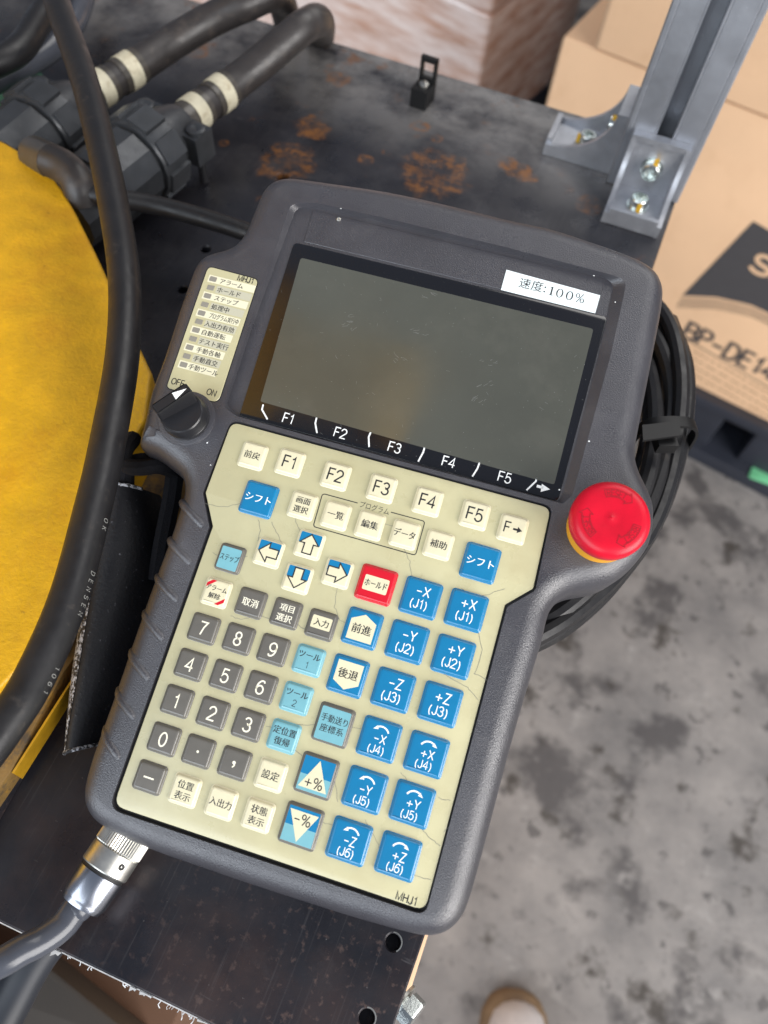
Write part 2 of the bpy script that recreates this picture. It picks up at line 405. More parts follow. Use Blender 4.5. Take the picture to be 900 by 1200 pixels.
    def mesh(s, name, m, smooth=35):
        me = bpy.data.meshes.new(name)
        me.from_pydata([(a * MM, b * MM, c * MM) for a, b, c in s.v], [], s.f)
        me.materials.append(m)
        if smooth:
            me.polygons.foreach_set('use_smooth', [True] * len(me.polygons))
            me.set_sharp_from_angle(angle=rad(smooth))
        me.update(); return me
    def build(s, name, m, parent=None, smooth=35, at=None, label=None):
        return obj(name, s.mesh(name, m, smooth), parent, at, label)
def obj(name, me, parent=None, at=None, label=None):
    o = bpy.data.objects.new(name, me); COL.objects.link(o)
    if parent: o.parent = parent
    if at is not None: o.location = Vector(at) * MM
    if label: o['label'] = label
    return o
def tag(o, label=None, cat=None, group=None, kind=None):
    if label: o['label'] = label
    if cat: o['category'] = cat
    if group: o['group'] = group
    if kind: o['kind'] = kind
    return o
def thing(name, label, cat, at=(0, 0, 0), rot=None, group=None):
    o = bpy.data.objects.new(name, None); COL.objects.link(o); o.empty_display_size = .01
    o.matrix_world = Matrix.Translation(Vector(at) * MM) @ (rot.to_4x4() if rot else Matrix.Identity(4))
    return tag(o, label, cat, group)
def frame(ax, upv):                      # rotation with local Z along ax, local Y near upv
    z = Vector(ax).normalized(); x = Vector(upv).cross(z).normalized(); y = z.cross(x)
    return Matrix((x, y, z)).transposed()

# ------------------------------------------------------------------ lettering
def arc(cx, cy, rx, ry, a0, a1, n=10):
    return [(cx + rx * math.cos(rad(a0 + (a1 - a0) * k / n)), cy + ry * math.sin(rad(a0 + (a1 - a0) * k / n))) for k in range(n + 1)]
def ell(cx, cy, rx, ry): return arc(cx, cy, rx, ry, 0, 360, 20)
six = [arc(.3, .31, .27, .31, 0, 360, 18), arc(.40, .40, .37, .60, 190, 75, 8) + [(.55, .86)]]
GL = {
 'A': (.68, [[(0, 0), (.34, 1), (.68, 0)], [(.12, .33), (.56, .33)]]),
 'B': (.64, [[(.34, .53), (.05, .53)], [(.34, .53)] + arc(.36, .765, .24, .235, -90, 90, 8) + [(.05, 1), (.05, 0)] + arc(.37, .265, .27, .265, -90, 90, 8) + [(.34, .53)]]),
 'C': (.7, [arc(.36, .5, .35, .5, 40, 320, 18)]),
 'D': (.68, [[(.05, 0), (.05, 1)] + arc(.3, .5, .37, .5, 90, -90, 12) + [(.05, 0)]]),
 'E': (.58, [[(.56, 1), (.05, 1), (.05, 0), (.58, 0)], [(.05, .53), (.52, .53)]]),
 'F': (.56, [[(.56, 1), (.05, 1), (.05, 0)], [(.05, .52), (.48, .52)]]),
 'H': (.66, [[(.05, 0), (.05, 1)], [(.61, 0), (.61, 1)], [(.05, .53), (.61, .53)]]),
 'I': (.1, [[(.05, 0), (.05, 1)]]),
 'J': (.48, [[(.42, 1), (.42, .25)] + arc(.215, .25, .205, .25, 0, -175, 8)]),
 'K': (.64, [[(.05, 0), (.05, 1)], [(.60, 1), (.07, .40)], [(.24, .58), (.64, 0)]]),
 'M': (.8, [[(.05, 0), (.05, 1), (.4, .05), (.75, 1), (.75, 0)]]),
 'N': (.68, [[(.05, 0), (.05, 1), (.63, 0), (.63, 1)]]),
 'O': (.76, [ell(.38, .5, .36, .5)]),
 'P': (.62, [[(.05, 0), (.05, 1)] + arc(.34, .74, .26, .26, 90, -90, 8) + [(.05, .48)]]),
 'R': (.66, [[(.05, 0), (.05, 1)] + arc(.36, .75, .25, .25, 90, -90, 8) + [(.05, .5)], [(.36, .5), (.62, 0)]]),
 'S': (.64, [arc(.32, .745, .26, .255, 20, 262, 12) + arc(.32, .25, .29, .25, 80, -160, 12)]),
 'T': (.64, [[(0, 1), (.64, 1)], [(.32, 1), (.32, 0)]]),
 'X': (.66, [[(.02, 0), (.64, 1)], [(.02, 1), (.64, 0)]]),
 'Y': (.66, [[(0, 1), (.33, .46), (.66, 1)], [(.33, .46), (.33, 0)]]),
 'Z': (.62, [[(.03, 1), (.6, 1), (.01, 0), (.62, 0)]]),
 '0': (.6, [ell(.3, .5, .27, .5)]),
 '1': (.44, [[(.08, .79), (.22, .83), (.30, 1), (.30, 0)]]),
 '2': (.6, [arc(.3, .71, .26, .29, 175, -25, 10) + [(.04, .06), (.03, 0), (.58, 0)]]),
 '3': (.6, [arc(.29, .75, .24, .25, 160, -80, 10) + arc(.29, .27, .27, .27, 85, -165, 12)]),
 '4': (.62, [[(.44, 0), (.44, 1), (.02, .30), (.60, .30)]]),
 '5': (.6, [[(.53, 1), (.13, 1), (.07, .48)] + arc(.29, .325, .28, .325, 125, -160, 12)]),
 '6': (.6, six),
 '7': (.6, [[(.03, 1), (.57, 1), (.36, .6), (.22, 0)]]),
 '8': (.6, [ell(.3, .76, .22, .24), ell(.3, .26, .26, .26)]),
 '9': (.6, [[(.6 - x, 1 - y) for x, y in st] for st in six]),
 '(': (.32, [arc(.52, .38, .44, .70, 130, 230, 10)]),
 ')': (.32, [arc(-.20, .38, .44, .70, -50, 50, 10)]),
 '+': (.74, [[(.02, .42), (.70, .42)], [(.36, .08), (.36, .76)]]),
 '-': (.6, [[(.04, .42), (.56, .42)]]),
 '%': (.95, [ell(.22, .76, .17, .22), ell(.73, .24, .17, .22), [(.22, 0), (.72, 1)]]),
 '.': (.2, [[(.04, .06), (.16, .06)]]),
 ' ': (.3, []),
}
def strokes(s, h, gap=.13):
    x = 0; out = []
    for ch in s:
        w, st = GL[ch]
        for p in st: out.append([((x + a) * h, b * h) for a, b in p])
        x += w + gap
    tw = (x - gap) * h
    return [[(a - tw / 2, b - h / 2) for a, b in p] for p in out], tw
def put(mb, s, cx, cy, h, z, w=.11, gap=.13, maxw=None, squeeze=1.0):
    st, tw = strokes(s, h, gap)
    k = squeeze if not maxw or tw <= maxw else maxw / tw
    for p in st: mb.ribbon([(cx + a * k, cy + b) for a, b in p], h * w, z)
    return mb
_cj = {}
def cjk(s):
    if s not in _cj:
        c = bpy.data.curves.new('glyphs', 'FONT'); c.body = s; c.size = 1; c.resolution_u = 2
        o = bpy.data.objects.new('glyphs', c); COL.objects.link(o)
        bpy.context.view_layer.update()
        me = o.evaluated_get(bpy.context.evaluated_depsgraph_get()).to_mesh()
        vs = [(v.co.x, v.co.y) for v in me.vertices]; fs = [tuple(p.vertices) for p in me.polygons]
        nz = sum(p.normal.z for p in me.polygons)
        if nz < 0: fs = [tuple(reversed(f)) for f in fs]
        COL.objects.unlink(o); bpy.data.objects.remove(o); bpy.data.curves.remove(c)
        _cj[s] = (vs, fs)
    return _cj[s]
def putj(mb, s, cx, cy, em, z, maxw=None, bold=0.0):
    vs, fs = cjk(s)
    x0 = min(v[0] for v in vs); x1 = max(v[0] for v in vs)
    k = em; kx = em
    if maxw and (x1 - x0) * em > maxw: kx = maxw / (x1 - x0)
    for dx in ([0] if not bold else [-bold, bold]):
        mb.add([(cx + dx + (v[0] - (x0 + x1) / 2) * kx, cy + (v[1] - .36) * k, z + (0.004 if dx > 0 else 0)) for v in vs], fs)
    return mb

# ------------------------------------------------------------------ the setting
fl = MB().sheet([(-4000, -4000), (5000, -4000), (5000, 6000), (-4000, 6000)], 0).build('floor', M['floor'], at=(0, 0, -1000))
tag(fl, kind='structure')
wl = MB().box((500, 4200, 500), (9000, 100, 3000)).build('wall', M['wall'])
tag(wl, kind='structure')

# steel plate with drilled holes
holes = [((331, 207), 3.6), ((241, 292), 2.6), ((214, 339), 2.6), ((461, 1104), 2.6), ((430, 1193), 2.6), ((272, 125), 2.6)]
pl = MB()
outl = ccw([(-560, -28.5), (28.6, -28.5), (39.8, 501), (-560, 503)])
hc = [(at(px, py, 0), r) for (px, py), r in holes]
def circ(c, r, n=20): return [(c[0] + r * math.cos(2 * math.pi * k / n), c[1] + r * math.sin(2 * math.pi * k / n)) for k in range(n)]
e0 = pl.ring([(p[0], p[1], -9) for p in outl]); e1 = pl.ring([(p[0], p[1], -.6) for p in outl])
e2 = pl.ring([(*inset(outl, .6)[i], 0) for i in range(4)])
pl.bridge(e0, e1); pl.bridge(e1, e2)
top = [e2]; bot = []
for c, r in hc:
    a = pl.ring([(x, y, 0) for x, y in circ(c, r + .55)]); b = pl.ring([(x, y, -.55) for x, y in circ(c, r)]); d = pl.ring([(x, y, -8.6) for x, y in circ(c, r)])
    pl.bridge(b, a); pl.bridge(d, b); pl.fill(d); top.append(a)
pl.fill(*top); pl.fill(e0, flip=True)
plate = thing('steel_plate', 'black oxidised steel plate with rust spots and drilled holes under the pendant', 'metal plate')
pl.build('plate_sheet', M['plate'], plate)
rim = MB()
for c, r in hc[3:5]:
    rim.ribbon([(x, y) for x, y in arc(c[0], c[1], r + .3, r + .3, -50, 110, 14)], .42, .02)
rim.build('hole_rim', M['steel'], plate)
# bright torn protective-film fringe on the front edge
fr = MB()
fr.box((-180, -28.7, -.8), (340, .34, .7))
for k in range(90):
    t = k / 89; x = -88 + 82 * t
    if random.random() < (.75 if .55 < t < .72 or t > .86 else .3):
        ln = random.uniform(.3, 1.5) * (1.7 if t > .5 else .8)
        w0 = random.uniform(-.5, .9)
        fr.ribbon([(x, -28.6, -.5), (x + w0, -28.9 - ln * .6, -.8), (x + w0 + random.uniform(-.8, 1.0), -28.9 - ln, -1.0 - ln * .3)], random.uniform(.12, .3))
for x, w_, d_ in ((-82.5, 3.4, 2.4), (-54, 2.6, 1.6), (-50.5, 5, 1.2), (-30, 6, .9)):
    fr.sheet([(x, -28.6), (x + w_, -28.5), (x + w_ * .8, -28.6 - d_ * .6), (x + w_ * .5, -28.6 - d_ * .5), (x + .3, -28.6 - d_)], -.45)
fr.build('torn_film_edge', M['pale_film'], plate, smooth=0)

# ------------------------------------------------------------------ aluminium post and brackets
post = thing('aluminium_post', 'grey slotted aluminium profile post rising from the plate corner', 'post', (17.2, 463.5, 0.5))
def quarter():
    a, s1, s2, dp, lip = 22.3, 4.6, 9.0, 13.5, 4.2
    side = [(-a + .9, -a), (-a + 3.2, -a), (-a + 3.6, -a + .35), (-a + 4.0, -a), (-s1 - 1.6, -a), (-s1 - 1.3, -a + .35), (-s1 - .9, -a), (-s1, -a), (-s1, -a + lip), (-s2, -a + lip), (-s2, -a + lip + 3), (-4.5, -a + dp), (4.5, -a + dp), (s2, -a + lip + 3), (s2, -a + lip), (s1, -a + lip), (s1, -a), (s1 + .9, -a), (s1 + 1.3, -a + .35), (s1 + 1.6, -a), (a - 4.0, -a), (a - 3.6, -a + .35), (a - 3.2, -a), (a - .9, -a)]
    out = []
    for k in range(4):
        c, s_ = math.cos(k * math.pi / 2), math.sin(k * math.pi / 2)
        out += [(x * c - y * s_, x * s_ + y * c) for x, y in side]
    return out
MB().slab(quarter(), 0, 420, 0).build('profile', M['alu'], post, smooth=25)

def bracket(name, label, base, rot, Lb=37.0):
    t = thing(name, label, 'bracket', base, rot, 'cast brackets bolted to the aluminium post')
    Wd, Hh, tk = 34.0, 37.0, 4.5     # local: leg lies on the plane y=0 (rises +z), base runs to -y
    m = MB()
    m.box((0, -Lb / 2, tk / 2), (Wd - 5, Lb - 2, tk)); m.box((0, -tk / 2, Hh / 2 + .6), (Wd - 5, tk, Hh - 1.4))
    m.build('base_plate', M['cast'], t)
    prof = [(0, 0), (-Lb, 0), (-Lb, 7.0)] + [(-Lb + 2 + (Lb - 8.5) * math.sin(a), 7.0 + (Hh - 7.0) * (1 - math.cos(a))) for a in [k * math.pi / 2 / 10 for k in range(1, 10)]] + [(-6.5, Hh), (0, Hh)]
    for sx in (-1, 1):
        g = MB(); a = g.ring([(sx * Wd / 2, y, z) for y, z in prof]); b = g.ring([(sx * (Wd / 2 - 2.8), y, z) for y, z in prof])
        if sx > 0: g.bridge(b, a)
        else: g.bridge(a, b)
        n = len(prof)
        for r_ in (a, b):
            g.f += [tuple(r_[i] for i in tri) for tri in tessellate_polygon([[Vector((y, z, 0)) for y, z in prof]])]
        bm = bmesh.new(); me = g.mesh('gusset', M['cast'], 30); bm.from_mesh(me); bmesh.ops.recalc_face_normals(bm, faces=bm.faces); bm.to_mesh(me); bm.free()
        obj('gusset', me, t)
    MB().box((0, -Lb + 1.6, 5.0), (Wd - 5.4, 3.2, 9.6)).build('front_lip', M['cast'], t)
    MB().box((0, -3.2, Hh - 1.4), (Wd - 5.4, 6.2, 3.0)).build('top_lip', M['cast'], t)
    for (o, ax) in (((0, -20, tk), (0, 0, 1)), ((0, -tk, 20), (0, -1, 0))):
        s = MB().lathe(o, ax, [(0, 6.6), (.9, 6.6), (1.0, 5.2), (5.6, 5.2), (6.2, 4.7), (6.2, 2.9), (3.4, 2.7), (3.4, .1)], 24)
        sc = s.build('cap_screw', M['screw'], t)
        mk = MB(); o_ = Vector(o) + Vector(ax) * 2.6
        d_ = Vector((0, -1, 0)) if ax[2] else Vector((0, 0, 1))
        mk.box(o_ + d_ * 5.4 + Vector((1.2, 0, 0)), (2.6, 2.2 if ax[2] else 5.0, 5.0 if ax[2] else 2.2))
        mk.build('paint_mark', M['paintmark'], sc)
    return t
bracket('corner_bracket', 'cast aluminium corner bracket with two screws on the front of the post', (17.2, 463.5 - 22.4, 0.3), Matrix.Identity(3))
bracket('corner_bracket', 'cast aluminium corner bracket with curved gussets left of the post', (17.2 - 22.4, 463.5 + 3, 0.3), Matrix.Rotation(rad(-90), 3, 'Z'), 43.0)

# ------------------------------------------------------------------ cable tie mount at the far edge of the plate
tm = thing('tie_mount', 'small black plastic cable tie mount screwed to the far edge of the plate', 'cable mount', at(493, 122, 0), Matrix.Rotation(rad(-4), 3, 'Z'))
m = MB()
m.box((0, 0, 6), (11, 12, 12)); m.build('base', M['blacktie'], tm)
m = MB()
for sx in (-1, 1): m.box((sx * 4.6, 7.6, 13), (2.0, 3.2, 26))
m.box((0, 7.6, 25), (11.2, 3.2, 3)); m.box((0, 7.6, 13), (7.2, 3.1, 2)); m.build('loop', M['blacktie'], tm)
MB().lathe((0, 2, 12), (0, 0, 1), [(0, 3.2), (1.0, 3.1), (1.6, 2.0), (1.8, .1)], 20).build('screw', M['steel'], tm)

# ------------------------------------------------------------------ yellow robot base
rb = thing('robot_base', 'yellow painted metal base with rounded corner and grimy lower flange at the left', 'machine base', at(0, 500, 0))
ro = Vector(rb.location) / MM
def rel(o, v): return (v[0] - o.x, v[1] - o.y)
ZC = 40
cv = [at(px, py, ZC) for px, py in [(-420, -40), (-120, 100), (0, 163), (42, 188), (60, 203), (73, 221), (89, 250), (111, 294), (150, 378), (178, 437), (172, 490), (136, 555), (106, 630), (70, 705), (30, 775), (-20, 825), (-200, 960), (-520, 900)]]
MB().slab(rpoly([rel(ro, v) for v in cv], 4, 4), 1, ZC, 1.6, 3).build('cover', M['yellow'], rb)
ZF = 14
fv = [at(px, py, ZF) for px, py in [(-300, 300), (160, 440), (232, 500), (225, 580), (150, 690), (75, 787), (12, 905), (-60, 1010), (-500, 1000)]]
MB().slab([rel(ro, v) for v in fv], 4.2, ZF, .5, 2).build('flange', M['dirtyyellow'], rb)
e = MB(); a = at(170, 660, ZF); b = at(75, 787, ZF); c = at(13, 905, ZF)
def off(p, d): return (p[0] - ro.x + d[0], p[1] - ro.y + d[1])
dr = (c - a).normalized(); nr = Vector((-dr.y, dr.x, 0)); nr = nr if nr.x > 0 else -nr
q = [off(a, nr * .02), off(c, nr * .02), off(c, nr * .9), off(a, nr * .9)]
e.slab(q, 4.6, ZF - .3, .2).build('painted_edge', M['yellowedge'], rb)
fo = [at(px, py, 4) for px, py in [(-300, 400), (120, 600), (60, 840), (26, 905), (-50, 1040), (-500, 1000)]]
MB().slab([rel(ro, v) for v in fo], .4, 4.1, .3).build('foot', M['plate'], rb)

cl_ = MB(); c_ = Vector((-600, 190, 0)) - ro  # unseen column added out of frame to carry the arm
cl_.lathe((c_.x, c_.y, 1), (0, 0, 1), [(0, 150), (60, 150), (70, 130), (420, 110), (470, 120), (640, 120), (660, 100)], 40)
cl_.build('unseen_column', M['yellow'], rb)
ar = MB(); a0_ = Vector((-600, 190, 600)) - ro; a1_ = Vector((-198, 165, 660)) - ro  # unseen arm added so the screen has something yellow to reflect
ar.tube([a0_.lerp(a1_, k / 8) for k in range(9)], lambda t: 85 - 40 * t, 24)
ar.lathe(a1_ + Vector((0, -62, 0)), (0, 1, 0), [(0, 50), (4, 58), (120, 58), (124, 50)], 32)
ar.build('unseen_arm', M['yellow'], rb)

# ------------------------------------------------------------------ cables
def P(*a): return [at(x, y, z) for x, y, z in a]
def cable(name, label, pts, r, m, per=10, cat='cable', group=None):
    path = crom(pts, per); o = path[0]
    t = MB().tube([p - o for p in path], r, 16).build(name, m, at=o)
    return tag(t, label, cat, group), path
big, bpath = cable('black_cable', 'thick black cable curving down the left over the yellow base', P((48, -70, 98), (66, 0, 92), (96, 85, 86), (115, 155, 82), (134, 245, 78), (146, 330, 76), (143, 420, 72), (125, 525, 68), (108, 600, 65), (81, 700, 62), (45, 785, 60), (12, 840, 60), (-50, 915, 60), (-160, 980, 60)), 6.2, M['cable'])
# print along the cable, facing the camera side
prn = MB(); camp = Vector((0, 0, CAM_H))
def cable_print(s, px, py, hgt, shift):
    best = min(range(len(bpath)), key=lambda i: (bpath[i] - at(px, py, 66)).length)
    # walk along
    import itertools
    acc = 0; i = best; pos = 0
    for ch in s:
        w, st = GL[ch]
        k = best; d = pos
        while d > 0 and k < len(bpath) - 2:
            sg = (bpath[k + 1] - bpath[k]).length
            if d < sg: break
            d -= sg; k += 1
        tg = (bpath[k + 1] - bpath[k]).normalized(); base = bpath[k] + tg * d
        vw = (camp - base).normalized(); vw = (vw - tg * vw.dot(tg)).normalized(); sd = tg.cross(vw)
        for p in st:
            q = []
            for a_, b_ in p:
                ang = shift + (b_ - .5) * hgt / 6.2 * -1
                dn = vw * math.cos(ang) + sd * math.sin(ang)
                q.append(base + tg * ((a_) * hgt * .9) + dn * 6.27)
            prn.ribbon(q, .28, up=lambda pt, base=base, tg=tg: ((pt - base) - tg * (pt - base).dot(tg)).normalized())
        pos += (w + .75) * hgt * .95
cable_print('OK', 116, 605, 2.0, -.9); cable_print('DENSEN', 99, 664, 2.0, -.9); cable_print('1061', 60, 775, 2.0, -.9)
po = Vector(big.location) / MM
prn.xf(lambda v: v - po); prn.build('print', M['scratch'], big, smooth=0)

def cable_loop(label, pts, r, m):
    return cable('loose_cable', label, pts, r, m, group='loose cables at the top left')
cable_loop('matt black cable curving across the top left corner, uppermost of two', P((-120, 120, 40), (-20, 80, 42), (20, 60, 42), (42, 30, 42), (62, -10, 42), (75, -80, 40)), 7.4, M['cable'])
cable_loop('glossy black cable with white streaks across the top left corner, lower of two', P((-120, 150, 25), (-20, 100, 25), (30, 74, 26), (70, 45, 26), (94, 5, 26), (104, -60, 25)), 7.6, M['shinycable'])

gp = MB().slab([rel(at(0, 140, 0), at(*q, 0)) for q in [(-260, 110), (40, 78), (110, 170), (-200, 330)]], .3, 3, .3).build('green_cloth', M['green'], at=at(0, 140, 0))
tag(gp, 'green sheet lying on the plate at the left edge behind the connectors', 'sheet')

def connector(label, p0, p1, cpts, R, group):
    ax = (p1 - p0); L_ = ax.length; ax = ax.normalized()
    t = thing('cable_connector', label, 'connector', p0, frame(ax, (0, 0, 1)), group)
    MB().lathe((0, 0, 0), (0, 0, 1), [(-22, R * .86), (0, R * .92), (.5, R), (L_ * .42, R)], 12).build('barrel', M['conn'], t, smooth=20)
    MB().lathe((0, 0, 0), (0, 0, 1), [(L_ * .42, R * .9), (L_ * .45, R * .9), (L_ * .45, R * 1.05), (L_ * .47, R * 1.08), (L_ * .68, R * 1.08), (L_ * .70, R * 1.0), (L_ * .70, R * .6)], 16).build('coupling_nut', M['conn'], t, smooth=30)
    for k in range(8):
        a_ = 2 * math.pi * (k + .3) / 8; c_ = Vector((math.cos(a_), math.sin(a_), 0))
        tb = MB(); tb.box(c_ * (R * 1.075) + Vector((0, 0, L_ * .575)), (R * .12, R * .60, L_ * .21), Matrix.Rotation(a_, 3, 'Z'))
        tb.build('grip_tab', M['conn'], t, smooth=0)
    m = MB(); m.lathe((0, 0, 0), (0, 0, 1), [(L_ * .68, R * .84), (L_ * .86, R * .74), (L_ * .98, R * .60), (L_ * .99, R * .5)], 24)
    m.build('back_shell', M['conn'], t)
    m = MB(); m.box((R * .80, 0, L_ * .88), (R * .62, R * .8, L_ * .20)); m.box((-R * .80, 0, L_ * .88), (R * .62, R * .8, L_ * .20))
    cl = m.build('cable_clamp', M['conn'], t)
    for sx in (-1, 1):
        MB().lathe((sx * R * .86, R * .4, L_ * .88), (0, 1, 0), [(-.2, R * .26), (1.6, R * .26), (2.2, R * .2), (2.2, R * .12), (.8, .1)], 18).build('clamp_screw', M['screw'] if False else M['conn'], cl)
        MB().lathe((sx * R * .86, -R * .4, L_ * .88), (0, -1, 0), [(0, R * .12), (R * .75, R * .12)], 10).build('screw_end', M['knob'], cl)
    path = crom(cpts, 12); rot = frame(ax, (0, 0, 1)).transposed()
    rc = 9.3
    lp = [rot @ (p - p0) for p in path]
    MB().tube(lp, rc, 18).build('cable', M['sheencable'], t)
    ln = [0]
    for a, b in zip(lp, lp[1:]): ln.append(ln[-1] + (b - a).length)
    def sub(a, b):
        out = []
        for k in range(7):
            s = a + (b - a) * k / 6
            i = max(j for j in range(len(ln)) if ln[j] <= s); i = min(i, len(ln) - 2)
            f = (s - ln[i]) / max(1e-6, ln[i + 1] - ln[i]); out.append(lp[i].lerp(lp[i + 1], f))
        return out
    for (a, b, rr, mm) in ((8, 15.5, 9.8, 'tape'), (15.5, 24, 10.2, 'band'), (24, 28, 9.9, 'tape'), (33.5, 37.5, 9.9, 'tape'), (37.5, 46, 10.2, 'band'), (46, 50, 9.8, 'tape')):
        MB().tube(sub(a, b), rr, 22).build('marker_band' if mm == 'band' else 'sleeve', M[mm], t)
    return t
grp = 'large black connectors at the upper left'
zc = 23
connector('big black round connector with banded cable, nearer one right of the thick cable', at(112, 228, zc), at(214, 146, zc + 2), P((200, 154, zc + 2), (235.5, 127, zc + 3), (269, 102, zc + 5), (300, 78, zc + 10), (333, 50, zc + 18), (358, 30, zc + 22), (374, 26, zc + 14), (376, 48, -12), (370, 85, -60), (364, 120, -140)), 20.5, grp)
connector('big black round connector with banded cable, farther one left of the thick cable', at(2, 194, zc), at(92, 118, zc + 2), P((86, 124, zc + 2), (129, 97, zc + 3), (167, 73, zc + 5), (205, 48, zc + 8), (250, 22, zc + 15), (290, 4, zc + 22), (318, -6, zc + 22), (332, 8, zc), (336, 40, -40), (332, 70, -120)), 20.5, grp)

el = thing('elbow_fitting', 'black elbow fitting with thin cable running right beneath the big connector', 'fitting', at(70, 205, 44))
eo = Vector(el.location) / MM
def rl(pts): return [p - eo for p in pts]
MB().tube(rl(P((40, 180, 40), (62, 190, 44))), 8.5, 20).build('nut', M['tape'], el)
MB().tube(rl(crom(P((58, 188, 44), (75, 196, 44), (88, 208, 43), (94, 222, 40), (98, 238, 34)), 6)), 8.2, 18).build('elbow', M['sheencable'], el)
MB().tube(rl(crom(P((92, 224, 40), (130, 232, 38), (180, 240, 34), (240, 256, 30), (300, 276, 26), (360, 300, 24)), 10)), 4.7, 14).build('thin_cable', M['cable'], el)

# coil under the right side of the pendant
coil = thing('coiled_cable', 'black cable wound into a coil sticking out under the right side of the pendant', 'cable coil', at(640, 560, 20))
co_ = Vector(coil.location) / MM
base = [(785, 375), (802, 430), (803, 490), (790, 560), (765, 622), (728, 672), (690, 712), (640, 750), (580, 770), (510, 740), (470, 660), (470, 560), (520, 450), (600, 370), (690, 330), (750, 335)]
cpt = (636, 556)
path = []
for k, (sc, dz) in enumerate([(1.0, 14), (0.975, 21), (0.925, 14), (0.885, 23), (0.835, 15), (0.79, 22), (0.74, 15)]):
    for i, (x, y) in enumerate(base):
        f = i / len(base); wob = 1 + .012 * math.sin(i * 1.3 + k * 2)
        sc2 = sc - .04 * f
        path.append(at(cpt[0] + (x - cpt[0]) * sc2 * wob, cpt[1] + (y - cpt[1]) * sc2 * wob, dz + 14 + 4 * math.sin(i * .9 + k)))
path = crom(path, 6)
MB().tube([p - co_ for p in path], 3.7, 10).build('cable', M['cable'], coil)
tie = thing('cable_tie', 'black nylon cable tie strapped round the coiled cable', 'cable tie', at(772, 515, 36))
to = Vector(tie.location) / MM
m = MB(); c0 = at(772, 520, 32) - to
dx = (at(806, 520, 32) - at(740, 520, 32)); hw = dx.length / 2; dx = dx.normalized(); dy = Vector((0, 0, 1)).cross(dx)
lp = [c0 + dx * (hw * math.copysign(abs(math.cos(a)) ** .6, math.cos(a))) + Vector((0, 0, 1)) * (15 * math.copysign(abs(math.sin(a)) ** .6, math.sin(a))) for a in [2 * math.pi * k / 28 for k in range(28)]]
a = [m.ring([p + dy * s_ + (p - c0).normalized() * t_ for p in lp]) for s_, t_ in ((-2.6, 0), (-2.6, 1.3), (2.6, 1.3), (2.6, 0))]
for i in range(4): m.bridge(a[i], a[(i + 1) % 4])
m.build('band', M['blacktie'], tie)
h0 = at(778, 520, 50) - to; Mx = Matrix((dx, dy, Vector((0, 0, 1)))).transposed()
m = MB(); m.box(h0 + Vector((0, 0, 1)), (8, 7, 5), Mx); m.build('head', M['blacktie'], tie)
tl = [at(*q, 56) - to for q in [(752, 499), (796, 494), (797, 511), (753, 517)]]
m = MB(); m.slab(tl, tl[0].z - .6, tl[0].z + .6, 0); m.build('tail', M['blacktie'], tie)

# ------------------------------------------------------------------ THE PENDANT
pend = thing('teach_pendant', 'dark grey robot teach pendant with cream keypad, large screen and red stop button', 'control pendant', PO, PR)
RIM = -8.0
sil = [(254, 299), (270, 294.5), (279, 288.5), (287, 277), (293.3, 262.2), (302.2, 240), (309, 227.5), (320, 217.5), (335.6, 212.7), (353, 213.3), (393, 219), (460, 229), (530, 244.5), (600, 262), (644, 271), (689, 285.6), (724.4, 297.8), (752, 309.5), (768, 321), (776, 334), (777.8, 347.8), (775.6, 365.6), (771, 390), (760.5, 445), (753, 483), (746.5, 518), (744.8, 534), (749, 552), (758, 571), (765, 588), (767, 606), (764, 630), (755, 649), (737, 670), (714, 686), (692, 692), (671, 696), (658, 702), (648, 711.5), (641.5, 726), (635.6, 753.3), (624.4, 789), (600, 872), (577.8, 956.7), (560, 1023.3), (551, 1054.4), (543, 1073.5), (531, 1088), (515.6, 1096), (496, 1097.5), (466.7, 1091), (400, 1072), (289, 1036), (240, 1019), (175.6, 996.5), (133.3, 976), (113.3, 963.5), (102.5, 948), (99, 932), (101.5, 913), (111, 881), (124.4, 844), (138, 806), (153, 762), (169, 715.6), (184.4, 673.3), (199, 634), (209, 605), (215, 585), (216.3, 571), (213, 560), (205, 552), (194, 543.5), (183.5, 536), (170.5, 531), (163.5, 524), (166.5, 509), (171, 493), (177, 464), (192, 425), (209, 372), (224, 329), (231, 314), (241, 304)]
so = [l2(x, y, RIM) for x, y in sil]
so = [(p.x, p.y) for p in crom([(x, y, 0) for x, y in so], 4, True)]
so = ccw(so)
def smooth_poly(p, k=2):
    for _ in range(k):
        n = len(p); p = [((p[i - 1][0] + 2 * p[i][0] + p[(i + 1) % n][0]) / 4, (p[i - 1][1] + 2 * p[i][1] + p[(i + 1) % n][1]) / 4) for i in range(n)]
    return p
so = smooth_poly(so)
mem_px = [(271.5, 494.5), (645.5, 595.5), (625, 689.5), (592, 708.5), (498, 1067.5), (133, 944), (249.5, 617), (241, 577.5)]
hole_px = [(270.5, 491.5), (648, 593.5), (627.5, 692), (594.5, 711), (498.5, 1073.5), (127, 948), (245, 617.5), (237.5, 577.5)]
memo = ccw(rpoly([l2(x, y, -.7) for x, y in mem_px], [3.0, 3.0, 1.2, 1.2, 3.2, 3.6, 1.0, 1.0]))
hole = ccw(rpoly([l2(x, y, 0) for x, y in hole_px], [3.2, 3.2, 1.2, 1.2, 3.4, 4.2, 1.0, 1.0]))
